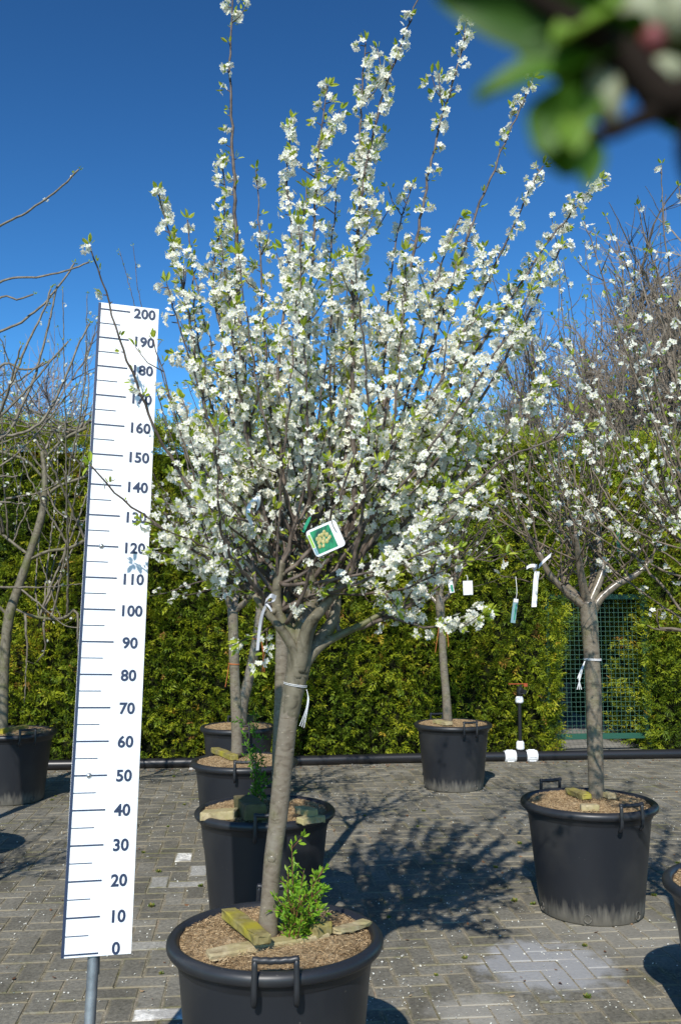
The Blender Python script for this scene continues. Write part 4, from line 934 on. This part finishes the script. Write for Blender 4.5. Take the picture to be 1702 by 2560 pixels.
# ribbons
def ribbon(label, parts, m=M_plasticw, name="ribbon_label", cat="label", group="ribbon labels on the trees"):
    mb = MB()
    for P, wd, ac in parts:
        s_, _ = strip(P, wd, ac, m)
        for v, f, mm in zip([np.concatenate(s_.v)], [s_.f], [0]): mb.add(v, f, 0)
    return tag(mb.build(name, m), label, cat, group)
A = lambda x, y, d: at(x, y, d)
yb = Y0 - .22
ribbon("white ribbon wrapped round the tall left shoot of the front plum", [([A(572, 1190, yb), A(570, 1168, yb - .012), A(580, 1153, yb - .012), A(596, 1150, yb - .005), A(594, 1172, yb + .004)], .018, (.5, .2, .8)), ([A(575, 1160, yb - .01), A(572, 1185, yb - .02), A(580, 1208, yb - .014)], .011, (1, .3, .2))])
yb = Y0 - .16
ribbon("long white ribbon, half shade painted in as grey, hanging at the fork of the front plum down past its trunk", [([A(634, 1372, yb), A(628, 1386, yb - .012), A(618, 1388, yb - .005), A(612, 1396, yb), A(604, 1415, yb), A(599, 1440, yb + .004), A(596, 1465, yb), A(593, 1498, yb - .006)], .009, (1, .45, .1)), ([A(612, 1390, yb - .005), A(620, 1398, yb - .012), A(626, 1408, yb - .01)], .006, (1, .3, .6)), ([A(612, 1384, yb - .01), A(624, 1372, yb - .018), A(635, 1378, yb - .004)], .013, (.3, .2, 1))], m=mat("half-shaded ribbon", (.46, .46, .48), .5)[0])  # white ribbon; its half shade is put into the grey colour
yf = 4.78
ribbon("white ribbon label hanging in the twigs above the tap, left of the gate", [([A(1236, 1316, yf), A(1233, 1340, yf - .01), A(1231, 1370, yf), A(1229, 1398, yf - .012)], .027, (1, .15, .05)), ([A(1212, 1308, yf), A(1222, 1303, yf - .02), A(1236, 1304, yf - .01), A(1228, 1312, yf + .01)], .018, (.1, .3, 1)), ([A(1240, 1305, yf), A(1252, 1292, yf - .012), A(1268, 1278, yf + .01)], .026, (.35, .3, 1))])
def stringthing(name, label, cat, lines, m, r=.0016, group=None):
    mb = MB()
    for P in lines: tube(mb, catmull(np.asarray(P, float), 5), r, 5)
    return tag(mb.build(name, m), label, cat, group)
def ring(px, py, y, rad, tilt=0.0, turns=2, n=40, dz=.004):
    c = at(px, py, y); return [np.array([c[0] + rad*math.cos(a), c[1] + rad*math.sin(a), c[2] + tilt*math.cos(a) + k*dz]) for k in range(turns) for a in np.linspace(0, 2*math.pi, n // turns + 1)]
stringthing("tie_string", "white string tied round the front plum trunk with tails hanging at its right", "string",
            [ring(680, 1578, Y0 - .02, .0358, -.006, 2)] + [[A(706, 1588, Y0 - .05), A(709 + k, 1605 + 3*k, Y0 - .06), A(704 + 2*k, 1635, Y0 - .06), A(690 + 5*k, 1672 + 2*k, Y0 - .06 - .004*k)] for k in range(3)], M_rope, .0010, "strings tied round the trunks")
stringthing("tie_string", "white string tied round the trunk in the right-hand pot, tails on the left", "string",
            [ring(1364, 1520, 4.95, .0445, -.002, 2, dz=.006)] + [[A(1346, 1523, 4.89), A(1341 - k, 1540, 4.87), A(1336 - 2*k, 1560, 4.87), A(1328 + 5*k - (14 if k == 3 else 0), 1588 - (25 if k == 3 else 0), 4.88)] for k in range(4)], M_rope, .0026, "strings tied round the trunks")
stringthing("tie_string", "orange string round the trunk in the third pot, one tail on the left", "string",
            [ring(539, 1530, 6.24, .037, -.003, 2), [A(527, 1532, 6.21), A(524, 1555, 6.2), A(519, 1582, 6.2)]], M_orange, .0024, "strings tied round the trunks")
stringthing("tie_string", "orange string round the leaning trunk in the last pot, tails on the right", "string",
            [ring(592, 1472, 8.02, .043, -.004, 2), [A(602, 1474, 7.96), A(606, 1515, 7.94), A(604, 1552, 7.95)], [A(602, 1474, 7.96), A(609, 1510, 7.94), A(609, 1548, 7.95)]], M_orange, .003, "strings tied round the trunks")
stringthing("tie_string", "orange string round the slim trunk in the pot near the pipe", "string",
            [ring(1018, 1446, 8.24, .036, 0, 2), [A(1010, 1447, 8.2), A(1006, 1475, 8.18), A(1002, 1503, 8.18)], [A(1026, 1447, 8.2), A(1031, 1470, 8.18), A(1032, 1490, 8.18)]], M_orange, .0028, "strings tied round the trunks")
def card(name, label, px, py, y, w_, h_, tilt, m, hang, parts=()):
    c = at(px, py, y); root = empty(name, c, label, "tag", "plant tags in the trees")
    e1 = np.array([math.cos(tilt), .15, math.sin(tilt)]); e2 = norm(np.array([-math.sin(tilt), -.1, math.cos(tilt)])); e1 = norm(e1); e3 = np.cross(e1, e2)
    mb = MB(); box(mb, c, e1*w_/2, e2*h_/2, e3*.0012, bev=.0008); mb.build("card", m, root)
    for dx, dy, ww, hh2, m2 in parts:
        mb = MB(); box(mb, c + e1*dx + e2*dy + e3*(-.0022 if e3[1] > 0 else .0022), e1*ww/2, e2*hh2/2, e3*.0006); mb.build("print", m2, root)
    mb = MB(); tube(mb, catmull([c + e2*h_*.46 - e3*.002, c + e2*h_*.8, at(hang[0], hang[1], y + .02)], 4), .0016 if y < 6 else .0035, 5); mb.build("tie", M_rope, root)
card("plant_tag", "plain white card tag hanging in the slim tree near the pipe", 1077, 1354, 8.1, .088, .125, .04, M_plasticw, (1072, 1325))
card("plant_tag", "narrow white and green tag left of the plain white card tag", 1038, 1350, 8.15, .045, .12, .2, M_plasticw, (1034, 1322), [(.005, -.02, .02, .06, M_teal)])
card("plant_tag", "slim bluish plastic tag dangling on a long thread left of the white ribbon", 1184, 1407, 4.75, .026, .125, -.13, M_blue, (1187, 1328), [(0, .053, .024, .018, M_plasticw), (.004, -.006, .006, .08, M_teal)])
card("plant_tag", "narrow upright green tag in the twigs right of the trunk in the right-hand pot", 1423, 1243, 4.85, .022, .125, .05, M_green, (1425, 1208), [(-.001, .045, .021, .03, M_teal)])  # the teal print here is the sunlit top, painted as lighter colour
card("plant_tag", "small teal tag on a twig left of the picture tag", 706, 1208, Y0 - .1, .010, .052, -.45, M_teal, (712, 1188))

# ------------------------------------------------------------------ suckers, weeds, fallen petals
def shrub(name, label, px, py, y, stems, leafm, h0, lsize, cat="plant", stemm=None, n=26, z0=.545, tint=.5):
    c = at(px, py, y); root = empty(name, (c[0], c[1], z0), label, cat)
    b_ = Bloom(); mb = MB()
    for tx_, ty_, dy in stems:
        T_ = at(tx_, ty_, y + dy); S0 = np.array([c[0] + R.normal()*.014, c[1] + R.normal()*.014, z0 - .02])
        P = resample(catmull([S0, S0*.6 + T_*.4 + R.normal(size=3)*.008 + UP*.015, T_], 5), .012); tube(mb, P, np.linspace(.0022, .0011, len(P)), 5)
        for i in range(2, len(P)):
            k = int(R.integers(1, 4)); d_ = norm(P[i] - P[i-1])
            b_.leaves(P[i], d_*.5, k, lsize, .004)
            if R.uniform() < .22:
                d2 = norm(d_ + R.normal(size=3)*.8); Q = np.array([P[i], P[i] + d2*R.uniform(.02, .045)]); tube(mb, Q, .0011, 4); b_.leaves(Q[1], d2, 5, lsize); b_.leaves((Q[0] + Q[1])/2, d2, 3, lsize)
    mb.build("stem", stemm or M_twig, root, True); b_.build(root, leafm, tint=tint)
M_stem = mat("reddish stem", (.16, .07, .03), .5)[0]
shrub("sucker_shoots", "bright green leafy sucker shoots at the foot of the front plum trunk", 672, 2148, Y0 - .04,
      [(672, 1945, 0), (745, 1998, .02), (700, 2005, -.03), (718, 2040, .05), (660, 2050, -.04), (730, 2075, 0), (690, 2035, .06), (664, 2010, .02), (705, 2060, -.06), (722, 2020, -.02), (682, 2075, -.05), (712, 2085, -.08), (740, 2060, .03), (675, 1990, .03), (735, 2025, .05), (698, 2095, -.09), (655, 2085, -.08), (725, 2100, -.05)], M_sucker, .2, .021, stemm=M_stem, tint=.78)
shrub("climbing_weed", "tall dark leafy weed growing from the second pot", 590, 1862, 4.80, [(590, 1640, 0), (560, 1660, .05), (605, 1700, -.05), (600, 1790, -.06), (612, 1800, -.1), (606, 1822, -.12)], M_sucker, .3, .024, tint=.1)
tuft = MB(); n = 22; a = R.uniform(0, 6.28, n); d = norm(np.stack([np.cos(a), np.sin(a), R.uniform(.4, 2.0, n)], -1)); u, v, d = frames(d)
scatter(tuft, [(0, -.07, 0), (.5, -.06, .05), (1, 0, -.1), (.5, .06, .05), (0, .07, 0)], np.array([[0, 1, 3, 4]]), np.zeros((n, 3)), d, u, v, R.uniform(.02, .055, n), 0, R.uniform(0, 1, n))
scatter(tuft, LEAF_V, LEAF_F, np.zeros((n, 3)), d, u, v, R.uniform(.015, .035, n), 0, R.uniform(0, 1, n))
M_weed = mat_leafy("weed leaf", [(0, (.08, .15, .02)), (.6, (.16, .22, .03)), (1, (.30, .25, .07))], .3, .6)
first = tuft.build("weed_tuft", M_weed, att=True)
spots = [(1003, 2248), (1352, 2300), (932, 2340 - 60), (965, 2290), (905, 2285), (1335, 2285), (1070, 2210), (1296, 2122), (962, 1905), (936, 1990), (975, 1870), (1140, 2000), (895, 2115), (1185, 2078), (1228, 2085), (1345, 2180), (1130, 1775), (1505, 2065), (1510, 1885),
         (425, 1855), (388, 1905), (365, 2010), (400, 1790), (372, 2245), (350, 2090), (435, 1888), (463, 2043), (330, 1965), (128, 1835), (120, 1845), (345, 2200), (1118, 2330), (1560, 1990), (840, 1880), (1195, 1945)]
spots = [spots[0]] + [spots[k] for k in (1, 6, 8, 10, 11, 12, 13, 14, 15, 16, 17, 19, 20, 21, 22, 23, 24, 26, 27, 28, 29, 32, 33, 34)]
for k, (px, py) in enumerate(spots):
    o = first if k == 0 else first.copy()
    if k: sc.collection.objects.link(o)
    o.location = atz(px, py, -.004); o.rotation_euler = (0, 0, k*1.3); s = .55 + .5*((k*37) % 10)/10; o.scale = (s, s, s*.8)
    tag(o, "small green weed tuft growing in a joint of the grey brick paving", "weed", "weed tufts in the paving joints")
n = 4800; yy = 3.4 + 6.0*R.uniform(0, 1, n)**1.1; xx = R.uniform(-1, 1, n)*yy*.42
ci = R.integers(0, 260, n); cl_ = R.uniform(size=n) < .62; yy = np.where(cl_, yy[ci] + R.normal(size=n)*.10, yy); xx = np.where(cl_, xx[ci] + R.normal(size=n)*.12, xx)     # they gather in drifts
pos = np.stack([xx, yy, np.full(n, .0035)], -1); d = norm(R.normal(size=(n, 3))*np.array([1, 1, .25])); s = norm(np.cross(d, UP + R.normal(size=(n, 3))*.4))
mb = MB(); scatter(mb, [(-.5, 0, 0), (0, -.42, .12), (.5, -.1, .05), (.5, .1, .05), (0, .42, .12)], np.array([[0, 1, 2, 3, 4]]), pos, d, s, np.cross(d, s), R.uniform(.004, .0115, n), 0, R.uniform(0, 1, n))
tag(mb.build("fallen_petals", M_petal, att=True), "white fallen petals scattered over the grey brick paving", "petals", kind="stuff")
n = 900; uu = np.concatenate([R.uniform(-4, 5, 500), R.uniform(-3, 3.3, 400)]); vv_ = np.concatenate([-.27 - np.abs(R.normal(size=500))*.12, -R.uniform(.3, 6.4, 400)])
pos = YO + uu[:, None]*EU + vv_[:, None]*EV + UP*.004; d = norm(R.normal(size=(n, 3))*np.array([1, 1, .2])); s = norm(np.cross(d, UP + R.normal(size=(n, 3))*.4))
mb = MB(); scatter(mb, LEAF_V*np.array([1, 1.6, 1.5]) - np.array([.5, 0, 0]), LEAF_F, pos, d, s, np.cross(d, s), R.uniform(.006, .03, n), 0, R.uniform(0, 1, n))
tag(mb.build("leaf_litter", M_litter, att=True), "brown leaf litter along the pipe and in the paving joints", "leaf litter", kind="stuff")

# ------------------------------------------------------------------ apple branch close to the lens (its tree stands right of the camera)
ap = empty("apple_tree", (.80, .12, 0), "out-of-focus leafy apple branch with a pink bud very close at the top right", "tree")
mb = MB(); tube(mb, catmull([(.80, .12, -.01), (.81, .12, .8), (.79, .13, 1.5), (.78, .13, 2.15)], 6), np.linspace(.032, .018, 19), 12, lump=.01); mb.build("trunk", M_bark, ap, True)
D = .165
def near(px, py, dd=0.0): return at(px, py, D + dd)
mb = MB()
tube(mb, catmull([(.79, .13, 1.85), (.5, .18, 1.83), (.30, .21, 1.77), near(1900, 60, .0), near(1640, 190), near(1540, 235), near(1490, 190), near(1440, 130), near(1380, 90), near(1300, 40), near(1180, -40)], 5), np.interp(np.linspace(0, 1, 51), [0, .2, .5, 1], [.010, .0058, .0040, .0018]), 8)
tube(mb, catmull([near(1640, 190), near(1600, 330, .0), near(1640, 480, .01)], 4), [.0036]*9, 8)
tube(mb, catmull([near(1540, 235), near(1505, 262), near(1455, 280), near(1410, 305), near(1360, 308), near(1310, 300)], 5), np.linspace(.0023, .0010, 26), 8)
tube(mb, catmull([near(1420, 302), near(1392, 272), near(1385, 255)], 3), [.0009]*7, 6)
tube(mb, catmull([near(1460, 160), near(1420, 150), near(1390, 158)], 3), [.0011]*7, 6)
mb.build("branch", mat("dark apple bark", (.016, .011, .008), .9, .1)[0], ap, True)
M_apple = mat_leafy("apple leaf", [(0, (.020, .062, .003)), (.5, (.055, .140, .005)), (1, (.19, .31, .035))], .3, .55)
M_bud = mat_leafy("apple bud petal", [(0, (.34, .36, .20)), (1, (.46, .47, .32))], .35, .5)
def big_leaf(mb, p0, p1, wd, curl=.25, t=.5, face=None):
    p0, p1 = np.asarray(p0), np.asarray(p1); ax = p1 - p0; ln = np.linalg.norm(ax); e1 = ax/ln
    toward = norm(CAM - (p0 + p1)/2) if face is None else norm(face)
    e3 = norm(toward - toward.dot(e1)*e1); e2 = np.cross(e3, e1); wd = wd*1.5; V = []; m_ = 9
    for k in range(m_ + 1):
        f = k/m_; ww = wd*math.sin(math.pi*min(1, f*.94 + .03))**.75*(1 - .25*f)
        for q in (-1, -.5, 0, .5, 1): V.append(p0 + e1*ln*f + e2*ww*q + e3*(curl*wd*(q*q) - .18*ln*f*f))
    Fq = [[k*5 + j, k*5 + j + 1, (k+1)*5 + j + 1, (k+1)*5 + j] for k in range(m_) for j in range(4)]
    mb.add(np.array(V), np.array(Fq), 0, t)
mb = MB()
for p0, p1, wd, t, dd, fc in [((1440, 70), (1000, -14), .0052, .25, 0, None), ((1400, 20), (1060, -60), .0080, .2, .008, None), ((1430, 120), (1095, 178), .0050, .5, 0, (.1, -1, .9)), ((1430, 90), (1165, 66), .0064, .2, .010, None),
                              ((1460, 140), (1270, 160), .0070, .45, .006, None), ((1440, 10), (1270, 75), .0050, .85, -.004, (.1, -1, 1.2)), ((1330, 300), (1215, 250), .0050, .45, 0, (.3, -1, -.5)), ((1340, 310), (1230, 340), .0054, .55, .003, None), ((1345, 305), (1300, 235), .0045, .55, .002, (-.3, -1, .4)),
                              ((1330, 300), (1362, 428), .0034, .4, 0, (.5, -1, 0)), ((1295, 265), (1330, 345), .0030, .9, -.003, (0, -1, .8)), ((1580, 200), (1600, 320), .005, .25, .0, None), ((1500, 110), (1660, 40), .0085, .15, .006, None), ((1430, 60), (1520, -60), .010, .15, .005, None), ((1480, 160), (1350, 110), .0065, .2, .004, None), ((1330, 20), (1230, -60), .0070, .25, 0, None), ((1540, 60), (1640, -60), .010, .2, .004, None), ((1560, 130), (1480, 40), .007, .1, .008, None)]:
    big_leaf(mb, near(*p0, dd), near(*p1, dd), wd, .3, t, fc)
mb.build("leaf", M_apple, ap, True, att=True)
def bud(px, py, r_, m, name, dd=0.0, elong=1.2, ax=UP):
    c = near(px, py, dd); mb = MB(); ax = norm(ax)
    f = np.linspace(0, 1, 9); tube(mb, np.array([c + ax*r_*elong*(2*x - 1) for x in f]), r_*np.sin(np.pi*np.clip(f*.9 + .07, 0, 1))**.7, 12, att=.5); return mb.build(name, m, ap, True, att=True)
bud(1500, 90, .0026, mat("pink bud", (.17, .035, .035), .6)[0], "flower_bud")
for px, py, s, e_, ax in ((1393, 212, .0034, 2.2, (.12, 0, -1)), (1475, 40, .0052, 1.2, (0, 0, 1)), (1560, 30, .005, 1.2, (.3, 0, 1)), (1345, 40, .0048, 1.2, (1, 0, .2)), (1520, 180, .0042, 1.3, (1, 0, .3)), (1420, 165, .003, 1.3, (1, 0, .2))):
    bud(px, py, s, M_bud, "flower_bud", .003, e_, ax)
